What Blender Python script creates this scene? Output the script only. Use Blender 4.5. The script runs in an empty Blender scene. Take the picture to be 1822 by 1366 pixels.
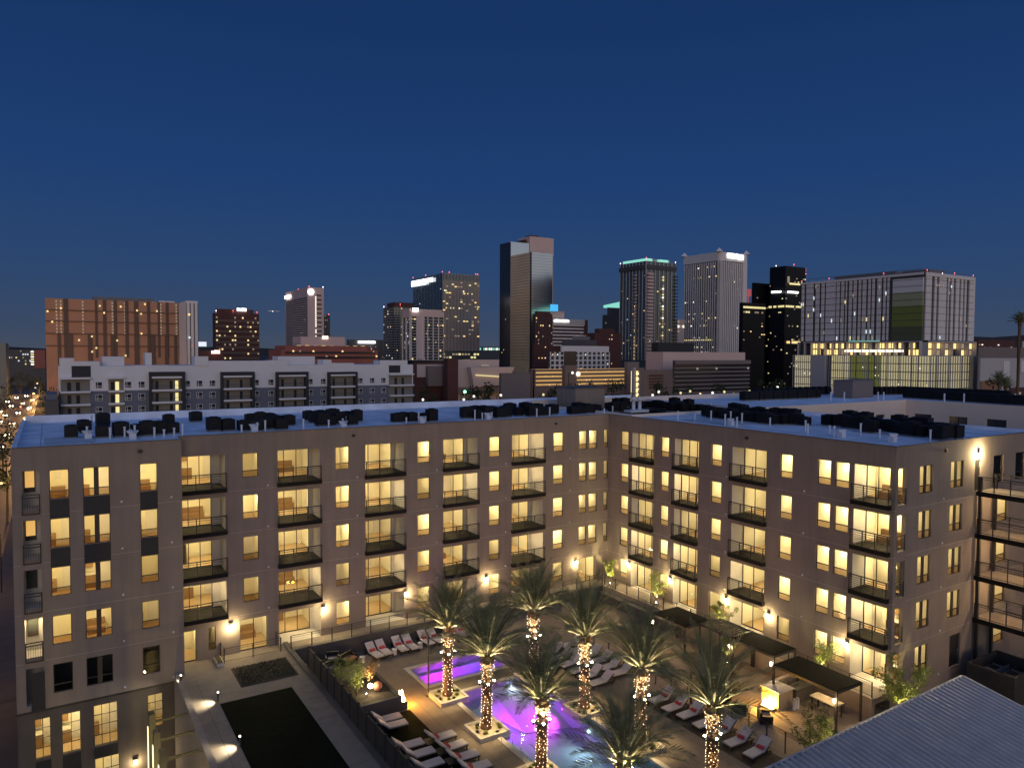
import bpy, math, random
from mathutils import Vector
random.seed(7)
R = math.radians
scene = bpy.context.scene
# ---------------------------------------------------------------- camera
FPX, PITCH, YAW, ROLL = 1307.67, .0429, .5618, .0048
CAM = Vector((-46.592, -56.086, 23.516))
FW = Vector((math.sin(YAW)*math.cos(PITCH), math.cos(YAW)*math.cos(PITCH), -math.sin(PITCH)))
RT = Vector((math.cos(YAW), -math.sin(YAW), 0)); UP = RT.cross(FW)
cd = bpy.data.cameras.new('camera'); cam = bpy.data.objects.new('camera', cd); scene.collection.objects.link(cam)
cd.sensor_width = 36; cd.lens = 36*FPX/1822; cd.clip_end = 20000; cd.clip_start = .5
cam.location = CAM
from mathutils import Matrix
CRL, SRL = math.cos(ROLL), math.sin(ROLL)
rr = RT*CRL + UP*SRL; uu = UP*CRL - RT*SRL
M = Matrix((rr, uu, -FW)).transposed().to_4x4(); M.translation = CAM
cam.matrix_world = M
scene.camera = cam
# ---------------------------------------------------------------- dusk sky
w = bpy.data.worlds.new('World'); scene.world = w; w.use_nodes = True
nt = w.node_tree; N = nt.nodes; L = nt.links
bg = N['Background']; bg.inputs[1].default_value = 1.0
tc = N.new('ShaderNodeTexCoord'); sep = N.new('ShaderNodeSeparateXYZ'); L.new(tc.outputs['Generated'], sep.inputs[0])
def ramp(tree, stops, inp):
    r = tree.nodes.new('ShaderNodeValToRGB'); e = r.color_ramp.elements
    while len(e) < len(stops): e.new(.5)
    for k, (p, c) in enumerate(stops): e[k].position = p; e[k].color = (*c, 1)
    tree.links.new(inp, r.inputs[0]); return r
SKYG = [(0.0, (.058, .074, .112)), (.03, (.042, .068, .126)), (.10, (.025, .062, .156)), (.22, (.0125, .049, .168)), (.40, (.0072, .033, .124)), (1.0, (.008, .038, .14))]
front = ramp(nt, SKYG, sep.outputs['Z'])
back = ramp(nt, [(0.0, (.62, .33, .12)), (.04, (.56, .37, .18)), (.09, (.40, .40, .38)), (.16, (.36, .40, .46)), (.35, (.20, .28, .48)), (.7, (.10, .175, .40)), (1.0, (.07, .13, .32))], sep.outputs['Z'])
dt = N.new('ShaderNodeVectorMath'); dt.operation = 'DOT_PRODUCT'; L.new(tc.outputs['Generated'], dt.inputs[0]); dt.inputs[1].default_value = (-.32, -.92, .42)
mr = N.new('ShaderNodeMapRange'); mr.interpolation_type = 'SMOOTHSTEP'; mr.inputs[1].default_value = -.15; mr.inputs[2].default_value = .85; L.new(dt.outputs['Value'], mr.inputs[0])
sky = N.new('ShaderNodeTexSky'); sky.sky_type = 'NISHITA'; sky.sun_disc = False; sky.sun_elevation = R(-3.5); sky.sun_rotation = R(200)
sm = N.new('ShaderNodeMix'); sm.data_type = 'RGBA'; sm.blend_type = 'ADD'; sm.inputs[0].default_value = .03
mx = N.new('ShaderNodeMix'); mx.data_type = 'RGBA'
L.new(mr.outputs[0], mx.inputs[0]); L.new(front.outputs[0], mx.inputs[6]); L.new(back.outputs[0], mx.inputs[7])
L.new(mx.outputs[2], sm.inputs[6]); L.new(sky.outputs[0], sm.inputs[7]); L.new(sm.outputs[2], bg.inputs[0])
w.cycles.sampling_method = 'AUTOMATIC'
sd = bpy.data.lights.new('sun', 'SUN'); sd.energy = .42; sd.angle = R(20); sd.color = (1, .80, .66)
so = bpy.data.objects.new('sun', sd); so.rotation_euler = (R(84), 0, R(-18)); scene.collection.objects.link(so)
scene.view_settings.view_transform = 'Standard'; scene.view_settings.look = 'None'
scene.view_settings.exposure = 0; scene.view_settings.gamma = 1
cy = scene.cycles; cy.max_bounces = 6; cy.diffuse_bounces = 3; cy.glossy_bounces = 3; cy.transmission_bounces = 4; cy.transparent_max_bounces = 12
cy.sample_clamp_indirect = 4; cy.caustics_reflective = False; cy.caustics_refractive = False; cy.use_light_tree = True
# ---------------------------------------------------------------- pixel -> point on a real plane
def ray(px, py):
    x = (px-911)/FPX; y = (py-683)/FPX
    x, y = CRL*x + SRL*y, -SRL*x + CRL*y
    return FW + x*RT - y*UP
def PZ(px, py, z): d = ray(px, py); return CAM + d*((z-CAM.z)/d.z)
def PX(px, py, x): d = ray(px, py); return CAM + d*((x-CAM.x)/d.x)
def PY(px, py, y): d = ray(px, py); return CAM + d*((y-CAM.y)/d.y)
def PD(px, py, dep): return CAM + ray(px, py)*dep
# ---------------------------------------------------------------- object helpers
COL = scene.collection; ORG = {}
def tag(o, label=None, cat=None, group=None, kind=None):
    if label: o['label'] = label
    if cat: o['category'] = cat
    if group: o['group'] = group
    if kind: o['kind'] = kind
    return o
def empty(name, loc, label=None, cat=None, group=None, rz=0):
    o = bpy.data.objects.new(name, None); o.location = loc; o.rotation_euler = (0, 0, rz); o.empty_display_size = .5
    COL.objects.link(o); ORG[o.name] = Vector(loc); return tag(o, label, cat, group)
class MB:
    def __init__(s): s.v = []; s.f = []; s.m = []; s.cur = 0
    def poly(s, *pts):
        n = len(s.v); s.v += [tuple(p) for p in pts]; s.f.append(tuple(range(n, n+len(pts)))); s.m.append(s.cur)
    def box(s, x0, x1, y0, y1, z0, z1):
        n = len(s.v); s.v += [(x, y, z) for z in (z0, z1) for x, y in ((x0, y0), (x1, y0), (x1, y1), (x0, y1))]
        for f in ((0, 3, 2, 1), (4, 5, 6, 7), (0, 1, 5, 4), (1, 2, 6, 5), (2, 3, 7, 6), (3, 0, 4, 7)):
            s.f.append(tuple(n+i for i in f)); s.m.append(s.cur)
    def fbox(s, F, u0, u1, d0, d1, z0, z1):
        n = len(s.v); s.v += [tuple(F(u, d, z)) for z in (z0, z1) for u, d in ((u0, d0), (u1, d0), (u1, d1), (u0, d1))]
        for f in ((0, 3, 2, 1), (4, 5, 6, 7), (0, 1, 5, 4), (1, 2, 6, 5), (2, 3, 7, 6), (3, 0, 4, 7)):
            s.f.append(tuple(n+i for i in f)); s.m.append(s.cur)
    def prism(s, pts, z0, z1):
        n = len(s.v); k = len(pts); s.v += [(p[0], p[1], z0) for p in pts] + [(p[0], p[1], z1) for p in pts]
        s.f.append(tuple(range(n+k-1, n-1, -1))); s.m.append(s.cur); s.f.append(tuple(range(n+k, n+2*k))); s.m.append(s.cur)
        for i in range(k): j = (i+1) % k; s.f.append((n+i, n+j, n+k+j, n+k+i)); s.m.append(s.cur)
    def tube(s, pts, rad, k=6, cap=True):
        pts = [Vector(p) for p in pts]; rad = rad if isinstance(rad, (list, tuple)) else [rad]*len(pts); n = len(s.v)
        for i, p in enumerate(pts):
            t = (pts[min(i+1, len(pts)-1)] - pts[max(i-1, 0)]).normalized()
            a = Vector((0, 0, 1)) if abs(t.z) < .9 else Vector((1, 0, 0)); b = t.cross(a).normalized(); c = t.cross(b)
            for j in range(k): an = 2*math.pi*j/k; s.v.append(tuple(p + (b*math.cos(an) + c*math.sin(an))*rad[i]))
        for i in range(len(pts)-1):
            for j in range(k):
                q = (j+1) % k; s.f.append((n+i*k+j, n+i*k+q, n+(i+1)*k+q, n+(i+1)*k+j)); s.m.append(s.cur)
        if cap:
            s.f.append(tuple(n+j for j in range(k))); s.m.append(s.cur); e = n+(len(pts)-1)*k; s.f.append(tuple(e+j for j in range(k-1, -1, -1))); s.m.append(s.cur)
    def ball(s, c, r, k=6):
        pts = []; rad = []
        for i in range(k+1):
            a = -math.pi/2 + math.pi*i/k; pts.append((c[0], c[1], c[2]+r*math.sin(a))); rad.append(max(r*math.cos(a), r*.02))
        s.tube(pts, rad, k=8)
    def build(s, name, mats, parent=None, smooth=False, label=None):
        me = bpy.data.meshes.new(name); org = ORG.get(parent.name, Vector((0, 0, 0))) if parent else Vector((0, 0, 0))
        me.from_pydata([(p[0]-org.x, p[1]-org.y, p[2]-org.z) for p in s.v], [], s.f)
        mats = mats if isinstance(mats, (list, tuple)) else [mats]
        for m in mats: me.materials.append(m)
        if len(mats) > 1: me.polygons.foreach_set('material_index', s.m)
        if smooth: me.polygons.foreach_set('use_smooth', [True]*len(me.polygons))
        me.update(); o = bpy.data.objects.new(name, me); COL.objects.link(o)
        if parent: o.parent = parent; ORG[o.name] = org
        if label: o['label'] = label
        return o
def dup(root, loc, rz=0, label=None, group=None, sc=None):
    r = root.copy(); COL.objects.link(r); r.location = loc; r.rotation_euler = (0, 0, rz)
    if sc: r.scale = (sc, sc, sc)
    if label: r['label'] = label
    if group: r['group'] = group
    for ch in list(root.children):
        c = ch.copy(); COL.objects.link(c); c.parent = r
        for g in list(ch.children): d = g.copy(); COL.objects.link(d); d.parent = c
    return r
# ---------------------------------------------------------------- materials
MT = {}
def mat(name, col, rough=.8, metal=0, var=0, scale=3, bump=0, bscale=20, emit=None, estr=0, spec=.5, alpha=None, samp=True, bdist=.02, streak=0):
    m = bpy.data.materials.new(name); m.use_nodes = True; t = m.node_tree; b = t.nodes['Principled BSDF']
    b.inputs['Base Color'].default_value = (*col, 1); b.inputs['Roughness'].default_value = rough; b.inputs['Metallic'].default_value = metal
    b.inputs['Specular IOR Level'].default_value = spec
    if var or bump:
        tc = t.nodes.new('ShaderNodeTexCoord')
        geo = t.nodes.new('ShaderNodeNewGeometry')
    if var:
        no = t.nodes.new('ShaderNodeTexNoise'); no.inputs['Scale'].default_value = scale; no.inputs['Detail'].default_value = 6; t.links.new(geo.outputs['Position'], no.inputs['Vector'])
        r = ramp(t, [(.3, tuple(c*(1-var) for c in col)), (.7, tuple(min(1, c*(1+var)) for c in col))], no.outputs[0]); t.links.new(r.outputs[0], b.inputs['Base Color'])
        if streak:
            mp = t.nodes.new('ShaderNodeMapping'); mp.inputs['Scale'].default_value = (1.6, 1.6, .09); t.links.new(geo.outputs['Position'], mp.inputs['Vector']); n2 = t.nodes.new('ShaderNodeTexNoise'); n2.inputs['Scale'].default_value = 1.5; n2.inputs['Detail'].default_value = 5; t.links.new(mp.outputs[0], n2.inputs['Vector'])
            r2 = ramp(t, [(.35, (1-streak*2,)*3), (.6, (1, 1, 1))], n2.outputs[0]); mm = t.nodes.new('ShaderNodeMix'); mm.data_type = 'RGBA'; mm.blend_type = 'MULTIPLY'; mm.inputs[0].default_value = 1; t.links.new(r.outputs[0], mm.inputs[6]); t.links.new(r2.outputs[0], mm.inputs[7]); t.links.new(mm.outputs[2], b.inputs['Base Color'])
    if bump:
        nb = t.nodes.new('ShaderNodeTexNoise'); nb.inputs['Scale'].default_value = bscale; nb.inputs['Detail'].default_value = 4; t.links.new(geo.outputs['Position'], nb.inputs['Vector'])
        bn = t.nodes.new('ShaderNodeBump'); bn.inputs['Strength'].default_value = bump; bn.inputs['Distance'].default_value = bdist; t.links.new(nb.outputs[0], bn.inputs['Height']); t.links.new(bn.outputs[0], b.inputs['Normal'])
    if emit: b.inputs['Emission Color'].default_value = (*emit, 1); b.inputs['Emission Strength'].default_value = estr
    if emit and not samp: m.cycles.emission_sampling = 'NONE'
    MT[name] = m; return m
def schlick(t, f0):
    lw = t.nodes.new('ShaderNodeLayerWeight'); lw.inputs[0].default_value = .5; p = t.nodes.new('ShaderNodeMath'); p.operation = 'POWER'; p.inputs[1].default_value = 5; t.links.new(lw.outputs['Facing'], p.inputs[0])
    m = t.nodes.new('ShaderNodeMath'); m.operation = 'MULTIPLY_ADD'; m.inputs[1].default_value = 1-f0; m.inputs[2].default_value = f0; t.links.new(p.outputs[0], m.inputs[0]); return m.outputs[0], lw
def glassmat(name, col, gl=.10, tint=(1, 1, 1)):
    m = bpy.data.materials.new(name); m.use_nodes = True; t = m.node_tree; t.nodes.clear()
    o = t.nodes.new('ShaderNodeOutputMaterial'); a = t.nodes.new('ShaderNodeBsdfTransparent'); a.inputs[0].default_value = (*tint, 1)
    g = t.nodes.new('ShaderNodeBsdfGlossy'); g.inputs[0].default_value = (*col, 1); g.inputs[1].default_value = .02
    x = t.nodes.new('ShaderNodeMixShader'); fr, _ = schlick(t, .05)
    t.links.new(fr, x.inputs[0]); t.links.new(a.outputs[0], x.inputs[1]); t.links.new(g.outputs[0], x.inputs[2]); t.links.new(x.outputs[0], o.inputs[0]); MT[name] = m; return m
glassmat('clear_glass', (1, 1, 1), tint=(.95, .95, .93)); glassmat('screened_glass', (.8, .8, .8), tint=(.52, .44, .38))
mat('stucco', (.245, .198, .162), .9, streak=.045, var=.08, scale=.45, bump=.25, bscale=30)
mat('stucco_light', (.55, .52, .47), .85, var=.05, scale=1.5)
mat('podium_stucco', (.10, .083, .07), .9, streak=.08, var=.10, scale=.8, bump=.2)
mat('white_roof', (.72, .76, .84), .75, var=.17, scale=.5, bump=.05, bscale=3)
mat('roof_edge', (.10, .10, .11), .6, var=.1)
mat('dark_metal', (.022, .020, .020), .5, var=.2, scale=4)
mat('dark_panel', (.014, .016, .022), .45, var=.2, scale=2)
mat('window_frame', (.045, .033, .026), .5)
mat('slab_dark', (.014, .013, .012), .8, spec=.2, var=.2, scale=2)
mat('room_wall', (.88, .82, .64), .9); mat('room_wall_b', (.86, .78, .56), .9); mat('room_ceiling', (.85, .78, .6), .9); mat('room_floor', (.48, .35, .20), .5, var=.1, scale=5)
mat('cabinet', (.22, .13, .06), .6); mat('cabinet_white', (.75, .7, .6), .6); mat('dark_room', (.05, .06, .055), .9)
mat('blind', (.82, .70, .42), .9)
for nm, s in (('room_light_high', 90), ('room_light_mid', 52), ('room_light_low', 20)): mat(nm, (.9, .8, .6), emit=(1, .79, .40), estr=s)
mat('porch_light', (.9, .9, .8), emit=(1, .76, .38), estr=420); mat('lamp_glow', (.9, .9, .8), emit=(1, .86, .55), estr=40, samp=False)
mat('bulb', (.9, .9, .8), emit=(1, .68, .36), estr=6, samp=False); mat('spot_lens', (1, 1, 1), emit=(1, .9, .65), estr=60, samp=False)
mat('spot_lens_soft', (1, 1, 1), emit=(1, .85, .6), estr=6, samp=False)
mat('concrete', (.215, .17, .13), .8, var=.14, scale=1.2, bump=.1, bscale=15); mat('walk_concrete', (.235, .195, .155), .8, var=.12, scale=1.5, bump=.1)
mat('pool_coping', (.55, .50, .43), .7, var=.08); mat('retaining', (.09, .085, .08), .85, var=.15, scale=1.5); mat('planter_wall', (.30, .25, .2), .85, var=.12, scale=2)
mat('asphalt', (.06, .055, .05), .55, var=.25, scale=.2, bump=.1); mat('ground', (.045, .042, .038), .95, var=.4, scale=.02)
mat('sidewalk', (.075, .066, .058), .85, var=.15, scale=.8); mat('road_paint', (.6, .6, .55), .8)
mat('turf', (.006, .009, .005), .95, spec=.05, var=.4, scale=6, bump=.6, bscale=60); mat('soil', (.06, .045, .032), .95, var=.35, scale=4, bump=.5)
mat('pool_plaster', (.50, .58, .66), .7, var=.04); mat('pool_step', (.75, .78, .8), .6)
mat('gravel', (.5, .42, .3), .9, var=.35, scale=18, bump=.6, bscale=40)
mat('palm_bark', (.17, .095, .05), .9, var=.4, scale=9, bump=.5, bscale=14, bdist=.05); mat('frond', (.18, .19, .085), .6, var=.35, scale=3, spec=.4); mat('frond_stem', (.55, .50, .26), .6, var=.2)
mat('leaf', (.17, .21, .035), .65, var=.4, scale=2); mat('leaf_dark', (.03, .045, .015), .8, var=.4, scale=.6); mat('bark', (.12, .085, .05), .9, var=.3, scale=6)
mat('leaf_orange', (.17, .085, .02), .65, var=.4, scale=2)
mat('cushion', (.62, .56, .52), .85, var=.06, scale=5); mat('pillow_red', (.50, .06, .05), .85); mat('wicker', (.02, .017, .015), .6); mat('white_plastic', (.75, .75, .72), .5)
mat('canopy_fabric', (.004, .004, .004), .9, spec=.1); mat('fence_panel', (.03, .028, .026), .7, var=.2)
mat('unit_black', (.009, .009, .010), .6, spec=.25, var=.3, scale=3); mat('vent_white', (.62, .64, .68), .5, var=.08); mat('unit_grey', (.16, .16, .17), .6)
mat('corrugated', (.50, .50, .50), .40, metal=.45, var=.10, scale=1.2, spec=.5)
mat('fire', (1, .5, .1), emit=(1, .46, .05), estr=26); mat('fire_core', (1, .8, .4), emit=(1, .75, .3), estr=60)
mat('tile_gold', (.5, .33, .10), .5, var=.2); mat('table_top', (.62, .56, .42), .6, var=.1)
def water():
    m = bpy.data.materials.new('water'); m.use_nodes = True; t = m.node_tree; t.nodes.clear()
    o = t.nodes.new('ShaderNodeOutputMaterial'); a = t.nodes.new('ShaderNodeBsdfTransparent'); a.inputs[0].default_value = (.52, .66, .78, 1)
    g = t.nodes.new('ShaderNodeBsdfGlossy'); g.inputs[0].default_value = (.9, .9, .9, 1); g.inputs[1].default_value = .03
    fr, lw = schlick(t, .022); x = t.nodes.new('ShaderNodeMixShader')
    no = t.nodes.new('ShaderNodeTexNoise'); no.inputs['Scale'].default_value = 2.2; geo = t.nodes.new('ShaderNodeNewGeometry'); t.links.new(geo.outputs['Position'], no.inputs['Vector'])
    bn = t.nodes.new('ShaderNodeBump'); bn.inputs['Strength'].default_value = .12; bn.inputs['Distance'].default_value = .04; t.links.new(no.outputs[0], bn.inputs['Height'])
    t.links.new(bn.outputs[0], g.inputs['Normal']); t.links.new(bn.outputs[0], lw.inputs['Normal'])
    t.links.new(fr, x.inputs[0]); t.links.new(a.outputs[0], x.inputs[1]); t.links.new(g.outputs[0], x.inputs[2]); t.links.new(x.outputs[0], o.inputs[0]); MT['water'] = m
water()
def light(name, typ, loc, energy, col, parent=None, aim=None, size=.1, spot=1.2, blend=.6):
    d = bpy.data.lights.new(name, typ); d.energy = energy; d.color = col
    if typ != 'AREA': d.shadow_soft_size = size
    else: d.size = size
    if typ == 'SPOT': d.spot_size = spot; d.spot_blend = blend
    o = bpy.data.objects.new(name, d); COL.objects.link(o); org = Vector((0, 0, 0))
    if parent: o.parent = parent; org = ORG.get(parent.name, org)
    o.location = Vector(loc) - org
    if aim is not None: o.rotation_euler = (Vector(aim)-Vector(loc)).to_track_quat('-Z', 'Y').to_euler()
    return o
mat('roof_seam', (.42, .46, .54), .8); mat('roof_pad', (.5, .53, .58), .85, var=.1)
mat('walk_light', (.9, .9, .8), emit=(1, .66, .34), estr=480)
mat('lit_pane', (.6, .5, .3), emit=(1, .55, .14), estr=.7, samp=False)
# ================================================================ the apartment building (U shape round the pool court)
H = 3.1; TOP = 16.0; ROOF = 17.48; ZF = [TOP-2.4-H*k for k in range(5)]      # floor levels, top floor first
LY = -29.13; XL, XR, YW = -48.71, -39.08, -1.85; GZ = -7.0
Fb = lambda u, d, z: (u, -d, z); Fr = lambda u, d, z: (-d, u, z); Fe = lambda u, d, z: (u, LY-d, z); Fl = lambda u, d, z: (u, YW-d, z)
Fw = lambda u, d, z: (XL-d, u, z); Fs = lambda u, d, z: (XR+d, u, z)
bld = empty('apartment_building', (-20, 0, 0), 'five-storey taupe stucco apartment building with lit balconies wrapping the palm and pool court', 'apartment building')
def facade(mb, F, u0, u1, z0, z1, holes):
    us = sorted({u0, u1, *[h[0] for h in holes], *[h[1] for h in holes]}); zs = sorted({z0, z1, *[h[2] for h in holes], *[h[3] for h in holes]})
    us = [u for u in us if u0 <= u <= u1]; zs = [z for z in zs if z0 <= z <= z1]
    for j in range(len(zs)-1):
        run = None
        for i in range(len(us)-1):
            cu, cz = (us[i]+us[i+1])/2, (zs[j]+zs[j+1])/2
            solid = not any(h[0] < cu < h[1] and h[2] < cz < h[3] for h in holes)
            if solid and run is None: run = us[i]
            if run is not None and (not solid or i == len(us)-2):
                e = us[i+1] if solid else us[i]
                mb.poly(F(run, 0, zs[j]), F(e, 0, zs[j]), F(e, 0, zs[j+1]), F(run, 0, zs[j+1])); run = None
    for h in holes:
        a, b, c, d, dep = h[:5]
        if dep > .5: mb.cur = 1
        for q in ((a, a, c, d), (b, b, c, d)) if len(h) == 5 else ((b, b, c, d),): mb.poly(F(q[0], 0, c), F(q[0], -dep, c), F(q[0], -dep, d), F(q[0], 0, d))
        for z in (c, d): mb.poly(F(a, 0, z), F(b, 0, z), F(b, -dep, z), F(a, -dep, z))
        mb.cur = 0
wins = []      # (F, u0, u1, z0, z1, lit)
def room(F, a, b, d0, dep, zf, bright, style, name, ext=.3, h=2.62):
    m = MB(); a -= ext; b += ext; z0, z1 = zf+.03, zf+h; d1 = d0-dep
    m.cur = 0; m.poly(F(a, d0, z0), F(a, d1, z0), F(a, d1, z1), F(a, d0, z1)); m.poly(F(b, d0, z0), F(b, d1, z0), F(b, d1, z1), F(b, d0, z1))
    m.cur = 3; m.poly(F(a, d1, z0), F(b, d1, z0), F(b, d1, z1), F(a, d1, z1))
    m.cur = 1; m.poly(F(a, d0, z1), F(b, d0, z1), F(b, d1, z1), F(a, d1, z1)); m.cur = 2; m.poly(F(a, d0, z0), F(b, d0, z0), F(b, d1, z0), F(a, d1, z0))
    W = b-a
    if style in (1, 3):      # kitchen run with wall cabinets on the far wall
        m.cur = 4; m.fbox(F, a+.02, a+W*.5, d1+.02, d1+.6, z0, z0+.9); m.fbox(F, a+.02, a+W*.42, d1+.02, d1+.35, z0+1.4, z0+2.1)
        m.cur = 5; m.fbox(F, a+.02, a+W*.5, d1+.02, d1+.64, z0+.9, z0+.94)
        if style == 3: m.cur = 5; m.fbox(F, b-.72, b-.05, d1+.02, d1+.12, z0, z0+2.05)
    elif style == 2:         # half-open door and a dresser
        m.cur = 5; m.fbox(F, a+W*.55, a+W*.55+.8, d1+.01, d1+.06, z0, z0+2.05); m.cur = 4; m.fbox(F, a+.05, a+W*.35, d1+.02, d1+.5, z0, z0+.8)
    elif style == 4:         # sofa and picture
        m.cur = 4; m.fbox(F, a+W*.2, a+W*.75, d1+.1, d1+.9, z0, z0+.45); m.fbox(F, a+W*.2, a+W*.75, d1+.1, d1+.35, z0+.45, z0+.85); m.cur = 5; m.fbox(F, a+W*.35, a+W*.6, d1+.01, d1+.04, z0+1.3, z0+1.8)
    elif style == 5:         # side partition
        m.cur = 0; m.fbox(F, a+W*.3, a+W*.3+.1, d1+.02, d1+dep*.55, z0, z1-.01)
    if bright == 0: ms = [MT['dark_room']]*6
    else: ms = [MT['room_wall'], MT['room_ceiling'], MT['room_floor'], MT['room_wall_b'], MT['cabinet'], MT['cabinet_white']]
    r = m.build(name, ms, bld)
    if bright:
        l = MB(); cu, cd = (a+b)/2, d0-dep*.42; s = min(.3, W*.22)
        l.fbox(F, cu-s, cu+s, cd-s*.7, cd+s*.7, z1-.40, z1-.33); l.build('ceiling_light', MT[('', 'room_light_low', 'room_light_mid', 'room_light_high')[bright]], r)
def window(F, a, b, z0, z1, bright, zf, style=0, dep=3., ext=.3, dark_glass=False, split=False, d=-.12):
    m = MB(); t = .045; zt = z0+(z1-z0)*.27
    for q in ((a, a+t, z0, z1), (b-t, b, z0, z1), (a+t, b-t, z0, z0+t), (a+t, b-t, z1-t, z1)): m.fbox(F, q[0], q[1], d-.03, d+.03, q[2], q[3])
    if split: c = (a+b)/2; m.fbox(F, c-.14, c+.14, d-.03, d+.04, z0+t, z1-t)
    m.fbox(F, a+t, b-t, d-.02, d+.02, zt-.03, zt+.03) if not split else (m.fbox(F, a+t, (a+b)/2-.14, d-.02, d+.02, zt-.03, zt+.03), m.fbox(F, (a+b)/2+.14, b-t, d-.02, d+.02, zt-.03, zt+.03))
    w_ = m.build('window', MT['window_frame'], bld)
    p = MB(); p.poly(F(a, d, zt), F(b, d, zt), F(b, d, z1), F(a, d, z1)); p.build('pane', MT['screened_glass' if dark_glass else 'clear_glass'], w_)
    p = MB(); p.poly(F(a, d-.005, z0), F(b, d-.005, z0), F(b, d-.005, zt), F(a, d-.005, zt)); p.build('lower_pane', MT['screened_glass'], w_)
    room(F, a, b, d-.08, dep, zf, bright, style, 'bedroom', ext)
def railing(F, a, b, z0, parent, sides=True, out=.30, name='railing', gapmesh=True, hh=1.06):
    m = MB(); r = .028; n = max(1, round((b-a)/1.05))
    for k in range(n+1): u = a+.03+(b-a-.06)*k/n; m.fbox(F, u-r, u+r, out-r, out+r, z0, z0+hh)
    for zz, q in ((hh, .032), (hh-.16, .016), (.10, .016)): m.fbox(F, a, b, out-q, out+q, z0+zz-q, z0+zz+q)
    if gapmesh:
        for k in range(5): zz = .22+.13*k; m.fbox(F, a+.04, b-.04, out-.007, out+.007, z0+zz-.010, z0+zz+.010)
    if sides:
        for u in (a+.03, b-.03):
            for zz, q in ((hh, .032), (hh-.16, .016), (.10, .016)): m.fbox(F, u-q, u+q, 0, out-.03, z0+zz-q, z0+zz+q)
    return m.build(name, MT['dark_metal'], parent)
def sliding(F, a, b, z0, z1, d, cols=3, lower=True):
    m = MB(); t = .05
    for k in range(cols+1): u = a+(b-a-t)*k/cols; m.fbox(F, u, u+t, d-.03, d+.03, z0, z1)
    m.fbox(F, a+t, b-t, d-.028, d+.028, z0, z0+.06); m.fbox(F, a+t, b-t, d-.028, d+.028, z1-.06, z1)
    s = m.build('sliding_door', MT['dark_metal'], bld)
    p = MB(); p.poly(F(a, d, z0), F(b, d, z0), F(b, d, z1), F(a, d, z1)); p.build('pane', MT['clear_glass'], s)
def porch(F, u, d, z):
    m = MB(); m.fbox(F, u-.09, u+.09, d-.09, d+.09, z-.06, z-.005); m.build('porch_light', MT['porch_light'], bld)
def loggia(F, a, b, zf, bright, on, dep, style, ground=False, glass=(0, 1), rdep=3.2, rext=.1, cols=3):
    z1 = zf+2.42; ga, gb = a+(b-a)*glass[0], a+(b-a)*glass[1]
    if glass != (0, 1):
        w_ = MB()
        if glass[0] > 0: w_.fbox(F, a, ga, -dep-.1, -dep+.02, zf, z1)
        if glass[1] < 1: w_.fbox(F, gb, b, -dep-.1, -dep+.02, zf, z1)
        w_.build('balcony_wall', MT['stucco_light'], bld)
    sliding(F, ga, gb, zf+.02, z1-.01, -dep-.02, cols)
    room(F, a, b, -dep-.1, rdep, zf, bright, style, 'living_room', rext)
    if on: porch(F, a+(b-a)*.6, -dep*.5, z1)
    if not ground:
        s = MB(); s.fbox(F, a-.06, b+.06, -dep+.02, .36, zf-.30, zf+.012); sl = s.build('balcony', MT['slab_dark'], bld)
        railing(F, a-.05, b+.05, zf+.012, sl)
wall = MB()
rnd = random.Random(3)
# ---- back facade
hb = []
WB = [(-34.71, -33.58), (-27.67, -26.54), (-20.61, -19.46), (-13.62, -12.51), (-6.63, -5.46)]
LB = [(-38.96, -35.92), (-32.15, -28.92), (-25.21, -21.83), (-18.19, -14.85), (-11.25, -7.79)]
for k in range(5):
    zf = ZF[k]
    for i, (a, b) in enumerate(WB):
        if k == 4 and i == 0: continue
        hb.append((a, b, zf+.6, zf+2.4, .2))
        br = {(3, 0): 1, (2, 0): 1, (3, 1): 1}.get((k, i), rnd.choice((1, 1, 2, 2, 2, 3)))
        window(Fb, a, b, zf+.6, zf+2.4, br, zf, rnd.choice((0, 0, 2, 5)), dark_glass=False)
    for i, (a, b) in enumerate(LB):
        if k == 4 and i in (0, 4): continue
        hb.append((a, b, zf, zf+2.42, 2.1))
        on = (k, i) in {(3, 0), (3, 1), (1, 2), (3, 2), (1, 3), (0, 4), (1, 4), (3, 4), (4, 1)}
        loggia(Fb, a, b, zf, rnd.choice((2, 3, 3)), on, 2.1, rnd.choice((1, 3, 3, 4, 5)), ground=(k == 4), glass=(0, .92 if i > 0 else .8))
    if k < 4:
        for a, b in ((-3.58, -2.66), (-2.39, -1.38), (-.55, .0)):
            b = min(b, -.02); hb.append((a, b, zf+.6, zf+2.4, .2)); window(Fb, a, b, zf+.6, zf+2.4, 2, zf, rnd.choice((0, 2)), ext=.08)
# ground floor, back: entrance door, small window, two sliding doors
zf = ZF[4]
hb += [(-38.9, -38.0, zf, zf+2.3, .25), (-37.2, -36.7, zf+.6, zf+2.3, .2), (-35.0, -33.0, zf, zf+2.42, .3), (-3.6, -1.5, zf, zf+2.42, .3), (-11.25, -7.79, zf, zf+2.42, 2.1)]
window(Fb, -37.2, -36.7, zf+.6, zf+2.3, 1, zf, 2, ext=.1)
sliding(Fb, -35.0, -33.0, zf+.02, zf+2.4, -.2, 2); room(Fb, -35, -33, -.26, 3, zf, 2, 4, 'living_room', .3)
sliding(Fb, -3.6, -1.5, zf+.02, zf+2.4, -.2, 2); room(Fb, -3.6, -1.5, -.26, 3, zf, 2, 5, 'living_room', .3)
loggia(Fb, -11.25, -7.79, zf, 2, False, 2.1, 3, ground=True)
sliding(Fb, -38.9, -38.0, zf+.02, zf+2.28, -.2, 1); room(Fb, -38.9, -38.0, -.26, 2.4, zf, 2, 0, 'living_room', .1)
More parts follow.
